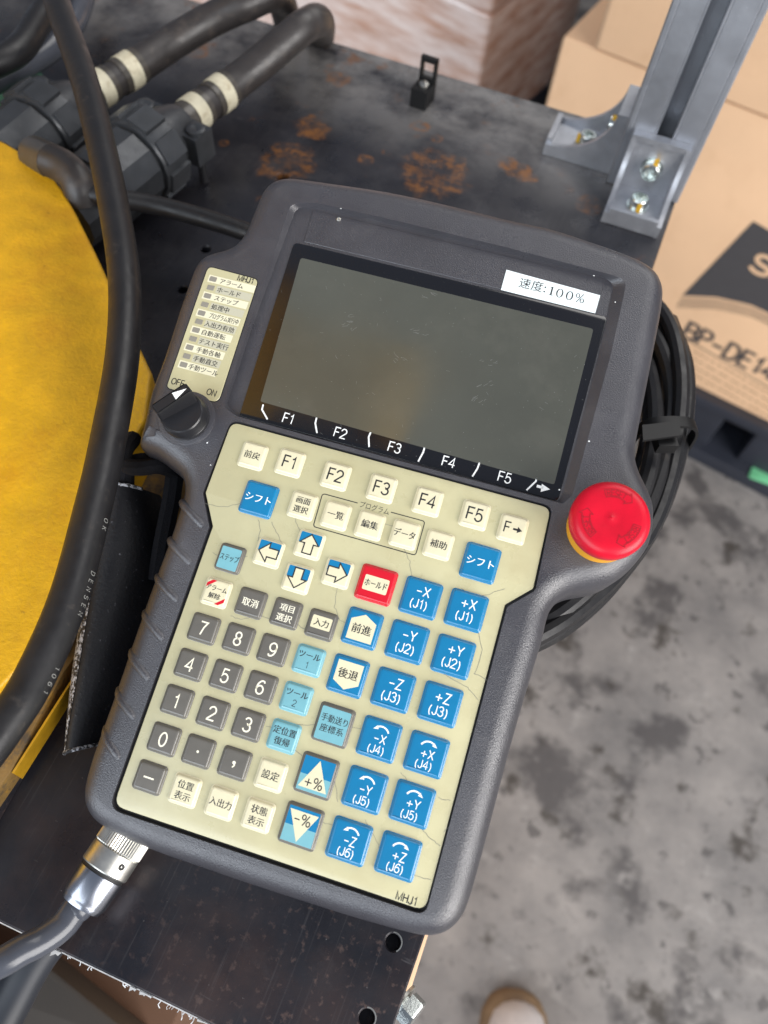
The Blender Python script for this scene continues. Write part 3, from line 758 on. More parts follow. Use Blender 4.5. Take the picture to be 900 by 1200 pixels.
# screen recess: upper outline on the face, lower outline on its floor
rec_px = [(341, 238.5), (371, 237.5), (460, 257.5), (600, 291.5), (711, 320.5), (735, 328), (716, 415), (671, 580), (660, 590.5), (460, 538), (277, 487.5), (261.5, 476), (289, 391)]
flo_px = [(347, 244), (371, 242.5), (460, 262.5), (600, 296.5), (706, 324.5), (719, 332), (701, 415), (659, 578), (654, 588), (460, 537), (280, 487), (265.5, 475), (293, 391)]
RD = -2.6
rr = [3.5, 0, 0, 0, 0, 4, 0, 2.5, 1.5, 0, 2.5, 3, 0]
rec = rpoly([l2(x, y, 0) for x, y in rec_px], rr); flo = rpoly([l2(x, y, RD) for x, y in flo_px], rr)
if area2(rec) < 0: rec = list(reversed(rec)); flo = list(reversed(flo))
b = MB()
prof = [(9, -36), (3, -36), (1.2, -33), (0, -26), (0, -12), (.25, -9.0), (.9, -6.2), (2.0, -3.8), (3.5, -1.9), (5.2, -.7), (7.0, -.12), (8.2, 0)]
rings = [b.ring([(*p[:2], z) for p in inset(so, d)]) for d, z in prof]
for u, v in zip(rings, rings[1:]): b.bridge(u, v)
b.fill(rings[0], flip=True)
h0 = b.ring([(*p[:2], 0) for p in hole]); h1 = b.ring([(*p[:2], -1.7) for p in hole])
b.bridge(h1, h0)
r0 = b.ring([(*p[:2], 0) for p in rec]); rA = b.ring([(p[0] * .85 + q[0] * .15, p[1] * .85 + q[1] * .15, -.25) for p, q in zip(rec, flo)])
rB = b.ring([(p[0] * .15 + q[0] * .85, p[1] * .15 + q[1] * .85, RD + .25) for p, q in zip(rec, flo)]); r1 = b.ring([(*q[:2], RD) for q in flo])
b.bridge(rA, r0); b.bridge(rB, rA); b.bridge(r1, rB)
b.fill(rings[-1], h0, r0); b.fill(r1)
body = b.build('housing', M['body'], pend, smooth=40)
MB().sheet(hole, -1.65).build('gasket', M['gap'], pend)
# grip ribs on the left edge
ribs = [((212, 588), (237, 616)), ((198, 633), (222.5, 659)), ((183, 677), (207, 703)), ((168, 720), (190, 748.5)), ((152, 766), (173, 795)), ((136.5, 812), (156.5, 841)), ((121, 858), (138.5, 888))]
rm = []
for (a, c) in ribs:
    A = loc(*a, -1.5); C = loc(*c, 0)
    d = (C - A); d.z = 0; d = d.normalized()
    A = A - d * 1.2
    pth = [A + Vector((0, 0, -5)), A.lerp(C, .18) + Vector((0, 0, -1.9)), A.lerp(C, .36) + Vector((0, 0, -.9)), A.lerp(C, .6) + Vector((0, 0, -.55)), A.lerp(C, .85) + Vector((0, 0, -.75)), C + Vector((0, 0, -1.4))]
    MB().tube(crom(pth, 4), lambda t: 1.75 - .25 * abs(t - .5), 12).build('grip_rib', M['rib'], pend)

# membrane
kp = MB().slab(memo, -1.6, -.55, .25, 2, bottom=False).build('keypad_membrane', M['membrane'], pend)
KZ = -.55
# printed outline round the three programme keys, name and little marks
q = [loc(x, y, KZ) for x, y in [(378, 578.3), (498, 611), (487, 650.8), (367, 617)]]
rr_ = rpoly(q, 1.0, 4); pr = MB()
tl_, tr_ = rr_[0], rr_[5]
g0 = loc(419, 590, KZ); g1 = loc(458, 600.5, KZ)
lst = [Vector((g1.x, rr_[4].y + (rr_[5].y - rr_[4].y) * .62))] + rr_[5:] + rr_[:5] + [Vector((g0.x, rr_[4].y + (rr_[5].y - rr_[4].y) * .35))]
pr.ribbon([(p.x, p.y) for p in lst], .32, KZ + .03)
pr.build('programme_outline', M['inkblack'], kp, smooth=0); pr = MB()
c = loc(439, 595.5, KZ); putj(pr, 'プログラム', c.x, c.y, 2.5, KZ + .03, 10.2)
pr.build('legend', M['inkblack'], kp, smooth=0); pr = MB()
c = loc(476.5, 1053, KZ); put(pr, 'MHJ1', c.x, c.y, 2.3, KZ + .03, .15)
pr.build('legend', M['inkblack'], kp, smooth=0)
# hairline cracks in the film
ck = MB()
for line in [[(318, 612), (326, 626), (331, 640)], [(303, 610), (305, 622), (302, 634)], [(240, 590), (262, 594), (286, 590), (300, 600)], [(334, 702), (338, 722), (352, 735), (385, 752)], [(346, 608), (352, 624)],
             [(471, 640), (480, 658), (484, 680)], [(396, 685), (392, 712), (398, 726), (430, 740)], [(540, 690), (560, 700), (592, 690)], [(560, 738), (566, 762), (556, 790), (580, 800)], [(520, 790), (548, 806), (560, 820)],
             [(312, 852), (340, 850), (390, 848), (440, 858)], [(340, 874), (362, 892), (380, 930)], [(470, 905), (480, 920), (490, 928)], [(513, 935), (528, 938)], [(494, 972), (508, 985), (516, 991)],
             [(428, 960), (436, 975), (444, 990), (446, 1008)], [(484, 1026), (505, 1031)], [(270, 722), (285, 726), (300, 720), (320, 726)], [(250, 648), (262, 655), (290, 652)], [(560, 850), (580, 870), (575, 890)],
             [(376, 895), (392, 915), (396, 940)], [(430, 610), (465, 618), (490, 628)], [(540, 960), (520, 975)], [(352, 962), (372, 962), (395, 968)]]:
    pts = []
    for (a, c) in zip(line, line[1:]):
        for k in range(5):
            t = k / 5; pts.append((a[0] + (c[0] - a[0]) * t + random.uniform(-.9, .9), a[1] + (c[1] - a[1]) * t + random.uniform(-.9, .9)))
    pts.append(line[-1])
    ck.ribbon([l2(x, y, KZ) for x, y in pts], random.uniform(.10, .16), KZ + .05)
ck.build('film_crack', M['inkgrey'], kp, smooth=0)

# ---- keys
_kc = {}
def keymesh(kind, w, h, hh=1.25, r=.9):
    k = (kind, w, h)
    if k not in _kc:
        pol = ccw(rpoly([(-w / 2, -h / 2), (w / 2, -h / 2), (w / 2, h / 2), (-w / 2, h / 2)], r, 4))
        m = MB(); R = []
        for d, z in ((-.45, 0), (-.15, .10), (0, .4), (.06, hh - .55), (.22, hh - .22), (.55, hh - .04), (1.0, hh)):
            R.append(m.ring([(*p[:2], z) for p in inset(pol, d)]))
        for u, v in zip(R, R[1:]): m.bridge(u, v)
        m.fill(R[-1])
        _kc[k] = m.mesh('key', M[kind], 60)
    return _kc[k]
U = .87
KH = 1.25
def key(kind, px, py, w, h, label=None):
    c = loc(px, py, KZ + KH)
    return obj('key', keymesh(kind, round(w * U, 2), round(h * U, 2)), pend, (c.x, c.y, KZ), label), c
ZL = KH + .02
def legend(o, mb, ink, name='legend'): return mb.build(name, M[ink], o, smooth=0)
def jkey(kind, px, py, lines, ink='inkblack', w=9.6, h=9.6, em=2.7, lab=None, bold=.05):
    o, c = key(kind, px, py, w, h, lab); m = MB(); n = len(lines)
    for i, s in enumerate(lines):
        y = ((n - 1) / 2 - i) * em * 1.22
        if all(ch in GL for ch in s): put(m, s, 0, y, em * .8, ZL, .1)
        else: putj(m, s, 0, y, em, ZL, w * U * .86, bold)
    legend(o, m, ink); return o
def lkey(kind, px, py, s, hgt, ink, w=10.1, h=9.6, wt=.12, lab=None):
    o, c = key(kind, px, py, w, h, lab); m = MB(); put(m, s, 0, 0, hgt, ZL, wt); legend(o, m, ink); return o
# cream function row
jkey('cream', 295.5, 533.3, ['前戻'], em=2.9, lab='cream key at the left end of the function row')
for px, py, s in [(339.3, 541.6, 'F1'), (393, 557, 'F2'), (447.2, 571.6, 'F3'), (501.2, 587.2, 'F4'), (556.4, 602.8, 'F5')]:
    lkey('cream', px, py, s, 4.1, 'inkblack', 9.8, 9.6, .13, 'cream key marked %s' % s)
o, c = key('cream', 601.1, 619.3, 9.8, 9.6, 'cream key marked F and an arrow')
m = MB(); put(m, 'F', -1.9, 0, 3.5, ZL, .13); m.ribbon([(.1, -.1), (1.9, -.1)], .7, ZL); m.sheet([(1.5, .95), (3.1, -.1), (1.5, -1.15)], ZL); legend(o, m, 'inkblack')
jkey('blue', 302.6, 584.4, ['シフト'], 'inkwhite', 12.4, 12.4, 3.3, 'blue shift key at the left')
jkey('blue', 563, 659, ['シフト'], 'inkwhite', 12.4, 12.8, 3.3, 'blue shift key at the right')
jkey('cream', 354, 592, ['画面', '選択'], em=2.6); jkey('cream', 393.3, 603.4, ['一覧'], em=2.9); jkey('cream', 433.3, 615, ['編集'], em=2.9)
jkey('cream', 474, 625.7, ['データ'], em=2.9); jkey('cream', 513.9, 638, ['補助'], em=2.9)
# step key and coordinate key: dark rim, light blue face
def rimkey(px, py, w, h, lines, em, lab):
    o, c = key('grey', px, py, w, h, lab)
    q = ccw(rpoly([(-w / 2 * U + .55, -h / 2 * U + .35), (w / 2 * U - .75, -h / 2 * U + .35), (w / 2 * U - .75, h / 2 * U - .75), (-w / 2 * U + .55, h / 2 * U - .75)], .5, 3))
    MB().slab(q, KH - .3, KH + .06, .05, 1).build('key_face', M['sky'], o)
    m = MB(); n = len(lines)
    for i, s in enumerate(lines): putj(m, s, 0, ((n - 1) / 2 - i) * em * 1.22, em, KH + .08, w * U * .8, .03)
    legend(o, m, 'inkblack')
rimkey(269, 654, 9.4, 9.8, ['ステップ'], 2.5, 'light blue step key with dark rim')
rimkey(390.3, 849.6, 12.4, 13.0, ['手動送り', '座標系'], 2.6, 'light blue key with dark rim below the arrow keys')
# arrow keys
ARR = [(-1.0, -.10), (-1.0, .46), (0.02, .46), (.02, .98), (1.0, -.0), (.02, -.98), (.02, -.46), (-1.0, -.46)]
def arrowkey(px, py, ang, lab):
    w = h = 9.7; o, c = key('cream', px, py, w, h, lab); a = w * U / 2 - .55
    MB().sheet(rpoly([(-a, .15), (a, .15), (a, a), (-a, a)], [0, 0, .5, .5], 3), ZL).build('face_print', M['blue'], o, smooth=0)
    ca, sa = math.cos(rad(ang)), math.sin(rad(ang))
    pol = [((x * ca - y * sa) * 3.3, (x * sa + y * ca) * 3.3) for x, y in ARR[1:]]
    MB().sheet(pol, ZL + .025).build('arrow_face', M['cream'], o, smooth=0)
    m = MB(); m.ribbon(pol + [pol[0]], .42, ZL + .05); legend(o, m, 'inkblack', 'arrow_outline')
arrowkey(314.3, 647.4, 180, 'cursor key with left arrow'); arrowkey(362.2, 637.7, 90, 'cursor key with up arrow')
arrowkey(348, 677.5, -90, 'cursor key with down arrow'); arrowkey(395.2, 671.2, 0, 'cursor key with right arrow')
# alarm reset
o = jkey('cream', 252.6, 694.2, ['アラーム', '解除'], em=2.1, lab='cream key with red diagonal corner stripes')
a = 9.6 * U / 2 - .4
m = MB(); m.sheet([(-a, a - 2.7), (-a, a - 1.3), (-a + 1.6, a), (-a + 3.1, a)], ZL); m.sheet([(a, -a + 2.7), (a, -a + 1.3), (a - 1.6, -a), (a - 3.1, -a)], ZL); m.build('face_print', M['red'], o, smooth=0)
jkey('grey', 293.3, 706.3, ['取消'], 'inkcream', 10, 9.6, 2.9); jkey('grey', 334.6, 718.6, ['項目', '選択'], 'inkcream', 10, 9.6, 2.7)
o, c = key('grey', 376, 732, 10, 9.6, 'grey enter key with cream window')
MB().sheet(rpoly([(-3.3, -1.5), (3.3, -1.5), (3.3, 2.6), (-3.3, 2.6)], .4, 3), ZL).build('face_print', M['cream'], o, smooth=0)
m = MB(); putj(m, '入力', 0, .5, 2.6, ZL + .03, 6, .05); legend(o, m, 'inkblack')
# digits
for (px, py, s) in [(237.8, 736.5, '7'), (278.8, 748.5, '8'), (319.7, 761.4, '9'), (222.4, 779, '4'), (263.7, 792, '5'), (305, 805.4, '6'), (206.5, 821.8, '1'), (248.5, 836, '2'), (290, 849.4, '3'), (191, 866.6, '0')]:
    lkey('grey', px, py, s, 4.2, 'inkcream', lab='grey key marked %s' % s)
o, c = key('grey', 231.7, 880.8, 10.1, 9.6, 'grey key marked with a point'); m = MB(); m.sheet(circ((0, 0), .42, 12), ZL); legend(o, m, 'inkcream')
o, c = key('grey', 273.9, 894.9, 10.1, 9.6, 'grey key marked with a comma'); m = MB(); m.sheet(circ((0, .3), .55, 12), ZL); m.ribbon([(.3, .2), (.32, -.5), (-.2, -1.2)], .4, ZL + .01); legend(o, m, 'inkcream')
o, c = key('grey', 174.2, 911.5, 10.1, 9.6, 'grey key marked with a dash'); m = MB(); m.ribbon([(-1.7, 0), (1.7, 0)], .5, ZL); legend(o, m, 'inkcream')
jkey('cream', 215.6, 926.8, ['位置', '表示'], em=2.7); jkey('cream', 258.3, 941.4, ['入出力'], em=2.7); jkey('cream', 301.7, 956, ['状態', '表示'], em=2.7); jkey('cream', 316.8, 908.9, ['設定'], em=2.9)
jkey('sky', 361.3, 774, ['ツール', '1'], 'inkblack', 10, 9.6, 2.5); jkey('sky', 346.7, 818.5, ['ツール', '2'], 'inkblack', 10, 9.6, 2.5); jkey('sky', 332, 863.3, ['定位置', '復帰'], 'inkblack', 10, 9.8, 2.6)
# hold
o, c = key('red', 440.5, 684.8, 13, 12.6, 'red framed hold key')
MB().sheet(rpoly([(-4.1, -2.6), (4.1, -2.6), (4.1, 2.4), (-4.1, 2.4)], .5, 3), ZL).build('face_print', M['cream'], o, smooth=0)
m = MB(); putj(m, 'ホールド', 0, -.1, 2.7, ZL + .03, 7.4, .04); legend(o, m, 'inkblack')
# forward / back
for (px, py, s, sg, lab) in [(424.2, 736, '前進', 1, 'blue key with cream house shape pointing up'), (407.4, 792, '後退', -1, 'blue key with cream house shape pointing down')]:
    o, c = key('blue', px, py, 12.4, 12.8, lab)
    MB().sheet([(x, y * sg) for x, y in [(-4.2, -4.3), (4.2, -4.3), (4.2, 2.2), (.0, 4.4), (-4.2, 2.2)]], ZL).build('face_print', M['cream'], o, smooth=0)
    m = MB(); putj(m, s, 0, -.5 * sg, 3.3, ZL + .03, 7.4, .06); legend(o, m, 'inkblack')
# speed keys
for (px, py, s, sg, lab) in [(370.3, 909.4, '+%', 1, 'two tone blue key with cream triangle pointing up'), (352.2, 968.6, '-%', -1, 'two tone blue key with cream triangle pointing down')]:
    o, c = key('grey', px, py, 12.8, 13.2, lab); a = 12.8 * U / 2 - .6; hgt = 13.2 * U / 2 - .6
    MB().slab([(-a, -.3), (a, -.3), (a, hgt), (-a, hgt)], KH - .3, KH + .04, 0).build('key_face', M['blue'], o, smooth=0)
    MB().slab([(-a, -hgt), (a, -hgt), (a, -.3), (-a, -.3)], KH - .3, KH + .041, 0).build('key_face', M['sky'], o, smooth=0)
    MB().sheet([(0, 4.6 * sg), (-4.6, -4.2 * sg), (4.6, -4.2 * sg)], KH + .065).build('face_print', M['cream'], o, smooth=0)
    m = MB(); put(m, s, 0, -2.2 if sg > 0 else 2.0, 3.2, KH + .09, .11, .12); legend(o, m, 'inkblack')
# axis keys
AXK = [(493, 700.2, '-X', 'J1'), (546.5, 714.8, '+X', 'J1'), (477, 752, '-Y', 'J2'), (531.2, 769.3, '+Y', 'J2'), (460.6, 808.5, '-Z', 'J3'), (516, 825.3, '+Z', 'J3'), (444, 866.5, '-X', 'J4'), (499.7, 884.4, '+X', 'J4'), (427.2, 926.1, '-Y', 'J5'), (483, 942.8, '+Y', 'J5'), (408.6, 986.4, '-Z', 'J6'), (466.4, 1004.4, '+Z', 'J6')]
for px, py, s, j in AXK:
    o, c = key('blue', px, py, 13.2, 13.0, 'blue axis key marked %s and %s' % (s, j)); m = MB()
    rot = j in ('J4', 'J5', 'J6')
    y1, y2, h1, h2 = (.25, -3.05, 2.6, 2.45) if rot else (2.1, -2.1, 3.1, 2.9)
    put(m, s, .3, y1, h1, ZL, .115, .16); put(m, '(%s)' % j, -.1, y2, h2, ZL, .11, .12)
    if rot:
        sg = 1 if s[0] == '+' else -1
        pts = [(sg * x, y + 1.45) for x, y in arc(0, 0, 2.6, 2.5, 155, 52, 8)]
        m.ribbon(pts, .5, ZL)
        e_ = pts[-1]; m.sheet([(e_[0] - .1 * sg, e_[1] + .6), (e_[0] + 1.0 * sg, e_[1] - .75), (e_[0] - .6 * sg, e_[1] - .5)], ZL)
    legend(o, m, 'inkwhite')

# ---- screen
gl = rpoly([l2(x, y, RD + .4) for x, y in [(344.5, 283.5), (712, 371), (654, 587), (280, 487.5)]], [2.0, 2.0, 1.5, 1.5], 4)
scr = MB().slab(gl, RD, RD + .4, .3, 2, bottom=False).build('screen_bezel', M['glass'], pend)
SZ = RD + .4
ld = rpoly([l2(x, y, SZ) for x, y in [(352.5, 302), (695.5, 385.5), (649.5, 568), (305, 470.5)]], [1, 1, .8, .8], 3)
MB().sheet(ld, SZ + .03).build('display', M['lcd'], scr)
m = MB()
def bezel(s, px, py, h=3.4): c = loc(px, py, SZ); put(m, s, c.x, c.y, h, SZ + .03, .115)
for s, px, py in [('F1', 338, 490.5), ('F2', 399, 507.5), ('F3', 462.5, 524.5), ('F4', 526, 541.5), ('F5', 591.5, 559.5)]: bezel(s, px, py)
for line in [[(308.5, 474), (307, 480), (313.5, 491.5)], [(371, 489.5), (369.5, 496), (371.5, 507.5)], [(434.5, 506.5), (432, 512), (432.5, 524)], [(497.5, 524.5), (496, 530), (490, 541)], [(562, 542), (559.5, 549), (553.5, 558.5)], [(629, 559.5), (628, 564), (617, 574.5)]]:
    m.ribbon([l2(x, y, SZ) for x, y in line], .55, SZ + .03)
m.ribbon([l2(629, 569.5, SZ), l2(636.5, 571.5, SZ)], .95, SZ + .03); m.sheet([l2(635, 567, SZ), l2(644.5, 573.5, SZ), l2(633.5, 576.5, SZ)], SZ + .03)
m.sheet(circ(l2(655.5, 574, SZ), .28, 10), SZ + .03)
m.build('bezel_print', M['inkwhite'], scr, smooth=0)
ss = MB()
for k in range(420):
    x, y = random.uniform(315, 690), random.uniform(310, 562)
    q_ = l2(x, y, SZ)
    if random.random() < .9: ss.sheet(circ(q_, random.choice((.035, .05, .05, .07, .11)), 6), SZ + .05)
    else:
        L_ = random.uniform(1.5, 5); an = random.uniform(0, 6.28)
        ss.ribbon([q_, l2(x + L_ * .5 * math.cos(an) + random.uniform(-.6, .6), y + L_ * .5 * math.sin(an), SZ), l2(x + L_ * math.cos(an), y + L_ * math.sin(an), SZ)], .06, SZ + .05)
for (x, y, L_, an) in [(408, 384, 22, -.05), (412, 374, 18, -.2), (470, 419, 28, .06), (488, 388, 12, .35), (566, 452, 18, -.6), (560, 470, 20, -.5), (570, 425, 12, -.7), (500, 346, 14, -.1)]:
    for _ in range(5):
        L_ = random.uniform(2, 8); an = an + random.uniform(-.4, .4)
        dx_, dy_ = random.uniform(-9, 9), random.uniform(-4, 4)
        ss.ribbon([l2(x + dx_, y + dy_, SZ), l2(x + dx_ + L_ * .5, y + dy_ + L_ * an * .5 + random.uniform(-1.5, 1.5), SZ), l2(x + dx_ + L_, y + dy_ + L_ * an, SZ)], .07, SZ + .05)
ss.build('scratches', M['scratch'], scr, smooth=0)['kind'] = 'stuff'
# raised insert above the screen, sticker, small screw
ins = rpoly([l2(x, y, RD + .25) for x, y in [(367, 246), (708.5, 327.5), (699, 365.5), (356, 283)]], .4, 2)
MB().slab(ins, RD, RD + .25, .12, 1, bottom=False).build('screen_surround', M['body'], pend)
st = MB().slab([l2(x, y, RD + .45) for x, y in [(593.5, 316), (703.5, 346), (697.5, 367), (587, 339.5)]], RD + .26, RD + .45, .03, 1).build('speed_sticker', M['sticker'], pend, smooth=0)
m = MB(); zz = RD + .48
c = loc(622.5, 334, zz); putj(m, '速度', c.x, c.y, 4.4, zz, 9.0)
c = loc(638.5, 339, zz); m.sheet(circ((c.x, c.y + .8), .32, 10), zz); m.sheet(circ((c.x, c.y - .95), .32, 10), zz)
def ring_(cx, cy, rx, ry, tx, ty):
    a = m.ring([(cx + rx * math.cos(t), cy + ry * math.sin(t), zz) for t in [2 * math.pi * k / 20 for k in range(20)]])
    b_ = m.ring([(cx + (rx - tx) * math.cos(t), cy + (ry - ty) * math.sin(t), zz) for t in [2 * math.pi * k / 20 for k in range(20)]])
    m.bridge(a, b_)
c = loc(646.5, 341, zz); m.ribbon([(c.x, c.y - 1.6), (c.x, c.y + 1.65)], .55, zz); m.ribbon([(c.x - .7, c.y - 1.6), (c.x + .75, c.y - 1.6)], .2, zz + .005); m.ribbon([(c.x - .7, c.y + 1.2), (c.x + .1, c.y + 1.6)], .2, zz + .005)
for px, py in ((656, 343.5), (667.5, 346.5)): c = loc(px, py, zz); ring_(c.x, c.y, 1.25, 1.75, .48, .24)
c = loc(679.5, 349.5, zz); ring_(c.x - .85, c.y + .85, .75, .88, .32, .2); ring_(c.x + .9, c.y - .8, .75, .88, .32, .2); m.ribbon([(c.x - .9, c.y - 1.8), (c.x + 1.0, c.y + 1.8)], .26, zz + .006)
m.build('legend', M['inkblack'], st, smooth=0)
c = loc(397, 257, RD + .3); MB().lathe((c.x, c.y, RD + .2), (0, 0, 1), [(0, .9), (.35, .85), (.5, .5), (.3, .1)], 12).build('screw', M['steel'], pend)
# paint nicks on the housing edges
nk = MB()
for (x, y, h) in [(696, 323, -.2), (305, 237, -7.4), (372, 220, -7.5), (399.5, 244.5, 0), (721, 354, 0), (690, 517, 0), (700, 650, 0), (243, 519, 0), (247, 545, 0)]:
    c = loc(x, y, h)
    nk.sheet([(c.x + random.uniform(.1, .45) * math.cos(a), c.y + random.uniform(.1, .45) * math.sin(a)) for a in (0, 1.2, 2.4, 3.6, 5)], c.z + .04)
nk.build('paint_nick', M['inkwhite'], pend, smooth=0)

# ---- lamp label
lb = rpoly([l2(x, y, .25) for x, y in [(244, 312), (302.5, 327.5), (255.5, 472), (195, 454)]], [2, 2, 2.6, 1.6], 4)
lab = MB().slab(lb, -.1, .25, .1, 1, bottom=False).build('lamp_label', M['membrane'], pend)
gk = inset(ccw(lb), -.4); MB().sheet(gk, .03).build('label_gap', M['gap'], pend, smooth=0)
names = ['アラーム', 'ホールド', 'ステップ', '処理中', 'プログラム実行中', '入出力有効', '自動運転', 'テスト実行', '手動各軸', '手動直交', '手動ツール']
lpos = [(249.8, 327.2), (246.9, 337.2), (243.3, 346.8), (240, 356.9), (236.3, 367), (233.3, 377), (229.7, 386.9), (226.3, 397.2), (222.3, 407.2), (219, 417.5), (215.2, 427.4)]
tpx = [(271, 334), (268, 343.5), (265, 353), (258, 362), (262, 374.5), (257, 383.5), (250.5, 392.5), (250.5, 403.5), (244, 413.5), (240.5, 424), (238, 434)]
tx = MB(); lampm = None; sp = MB(); sg_ = MB()
for i, (s, (px, py), (qx, qy)) in enumerate(zip(names, lpos, tpx)):
    c = loc(px, py, .25); d = loc(qx, qy, .25)
    x0 = c.x - 1.9; x1 = loc(300 - i * 4.6, 336 + i * 10, .25).x
    tgt = sp if i % 2 == 0 else sg_
    yy = c.y
    tgt.sheet([(x0 if i % 2 == 0 else c.x + 2.2, yy - 1.45), (x1, yy - 1.45), (x1, yy + 1.45), (x0 if i % 2 == 0 else c.x + 2.2, yy + 1.45)], .262)
    if lampm is None: lampm = MB().slab(rpoly([(-1.35, -.95), (1.35, -.95), (1.35, .95), (-1.35, .95)], .3, 2), 0, .12, .05, 1).mesh('status_lamp', M['led'])
    obj('status_lamp', lampm, pend, (c.x, c.y, .25))
    putj(tx, s, d.x, c.y - .05, 2.35, .285, 11.2, .03)
sp.build('pale_stripes', M['pale'], lab, smooth=0); sg_.build('grey_stripes', M['stripe'], lab, smooth=0)
c = loc(288, 327.5, .25); put(tx, 'MHJ1', c.x, c.y, 2.2, .285, .16)
c = loc(208.5, 448, .25); put(tx, 'OFF', c.x, c.y, 2.2, .285, .15); c = loc(248, 460, .25); put(tx, 'ON', c.x, c.y, 2.2, .285, .15)
tx.build('legend', M['inkblack'], lab, smooth=0)

# ---- rotary switch
c = loc(216, 487, 3)
kn = MB().lathe((c.x, c.y, 0), (0, 0, 1), [(-.3, 10.2), (.35, 10.0), (.5, 9.2)], 40).build('switch_collar', M['body'], pend)
kn = MB().lathe((c.x, c.y, 0), (0, 0, 1), [(.3, 8.2), (2.2, 8.2), (2.6, 7.9), (6.6, 7.5), (7.0, 7.1)], 40).build('rotary_switch', M['knob'], pend)
g = MB()
tp_ = [loc(x, y, 13) for x, y in [(176, 475.5), (184.5, 485), (224, 457.5), (216.5, 448.5)]]
bt_ = [loc(180, 472, 6), loc(190, 495, 6), loc(233, 473, 6), loc(222, 455, 6)]
ct_ = sum(tp_, Vector()) / 4
R_ = [g.ring(bt_), g.ring([Vector((*(ct_ + (p - ct_) * 1.03)[:2], 12.6)) for p in tp_]), g.ring([Vector((*(ct_ + (p - ct_) * .97)[:2], 13.0)) for p in tp_])]
for u, v in zip(R_, R_[1:]): g.bridge(u, v)
g.f.append(tuple(R_[-1])); g.f.append(tuple(reversed(R_[0])))
me = g.mesh('grip_bar', M['knob'], 20); bm = bmesh.new(); bm.from_mesh(me); bmesh.ops.recalc_face_normals(bm, faces=bm.faces)
bmesh.ops.bevel(bm, geom=bm.edges, offset=.0004, segments=2, affect='EDGES'); bm.to_mesh(me); bm.free(); me.polygons.foreach_set('use_smooth', [True] * len(me.polygons)); me.set_sharp_from_angle(angle=rad(40))
obj('grip_bar', me, kn)
tri = [l2(x, y, 13.05) for x, y in [(201.5, 460.5), (218.5, 455.3), (206, 468)]]
MB().slab(tri, 12.9, 13.06, 0).build('pointer_mark', M['inkwhite'], kn, smooth=0)

# ---- emergency stop
EH = 15.0
ec = loc(716.5, 607.5, EH); er = 12.2
MB().lathe((ec.x, ec.y, 0), (0, 0, 1), [(-.5, 11.2), (7.5, 11.2), (7.6, 11.9), (9.2, 12.0), (9.4, 11.4)], 48).build('stop_ring', M['yellowring'], pend)
pf = [(9.3, 10.8), (9.4, er - .3), (9.9, er), (13.0, er), (14.2, er - .35), (15.2, er - 1.1), (15.75, er - 2.2), (15.95, er - 3.6), (15.85, 6.2), (15.6, 3.0), (15.5, .9), (15.75, .45), (15.8, .05)]
es = MB().lathe((ec.x, ec.y, 0), (0, 0, 1), pf, 64).build('stop_button', M['estop'], pend, smooth=50)
em = MB()
def pol(r, a): return (ec.x + r * math.cos(rad(a)), ec.y + r * math.sin(rad(a)), 15.98)
for a0 in (118, -2, -122):                       # clockwise arrows, a0 = tail angle
    ri, ro_ = 6.6, 9.0; e_ = a0 - 52
    out = [pol(ro_, a0 - t) for t in range(0, 53, 4)] + [pol(ro_ + .9, e_), pol((ri + ro_) / 2, e_ - 13), pol(ri - .9, e_), ] + [pol(ri, e_ + t) for t in range(0, 53, 4)]
    out.append(out[0]); em.ribbon(out, .26)
    x = 0
    for ch in 'RESET':
        w_, st_ = GL[ch]
        for p in st_:
            em.ribbon([pol(ri + .3 + b_ * 1.8, a0 - 4 - (x + a_) * 11.6) for a_, b_ in p], .27)
        x += w_ + .16
em.build('reset_marking', M['estop_line'], es, smooth=0)

# ---- leather hand strap on the left
hs = MB(); prof_l = [(131, 571), (122, 602), (110, 648), (100, 695), (91, 745), (84, 795), (79, 840), (76, 882)]
prof_r = [(170, 578), (178, 612), (180, 650), (172, 700), (160, 750), (146, 800), (130, 842), (116, 868)]
NS = 12; rg = []
La = crom([Vector(PR @ loc(x, y, -24) + PO) for x, y in prof_l], 6); Ra = crom([Vector(PR @ loc(x + 14, y, -33) + PO) for x, y in prof_r], 6)
inv = PR.transposed()
for side, (lift, dz) in enumerate(((1, 0), (0, -3.2))):
    for a, c in zip(La, Ra):
        a_ = inv @ (a - PO); c_ = inv @ (c - PO); row = []
        for k in range(NS + 1):
            t = k / NS; p = a_.lerp(c_, t); p.z += 9.0 * math.sin(math.pi * min(1, t * 1.05)) ** .7 * 1.0 - t * 3 + dz
            if side: p = p + Vector((0.5 * (1 - 2 * t), 0, 0))
            row.append(p)
        rg.append(hs.ring(row))
n_ = len(La)
for s0 in (0, n_):
    for i in range(n_ - 1):
        if s0 == 0: hs.bridge(rg[i + 1], rg[i], False)
        else: hs.bridge(rg[s0 + i], rg[s0 + i + 1], False)
hs.bridge(rg[0], rg[n_], False); hs.bridge(rg[2 * n_ - 1], rg[n_ - 1], False)
hs.f += [(rg[i][0], rg[i + 1][0], rg[n_ + i + 1][0], rg[n_ + i][0]) for i in range(n_ - 1)]
strap = hs.build('hand_strap', M['leather'], pend, smooth=60)
sf = MB(); rws = []
for i in range(n_):
    ps = [Vector(hs.v[rg[i][k]]) for k in range(NS + 1)]
    wd_ = .8 + 1.5 * max(0, math.sin(i / n_ * 3.0 - .35))
    row = []
    for k in range(6):
        f = min(NS - .01, wd_ * k / 5); j = int(f); row.append(ps[j].lerp(ps[j + 1], f - j) + Vector((-.12, .0, .16)))
    row.insert(0, ps[0] + Vector((-.3, 0, -1.5))); rws.append(sf.ring(row))
for u, v in zip(rws, rws[1:]): sf.bridge(v, u, False)
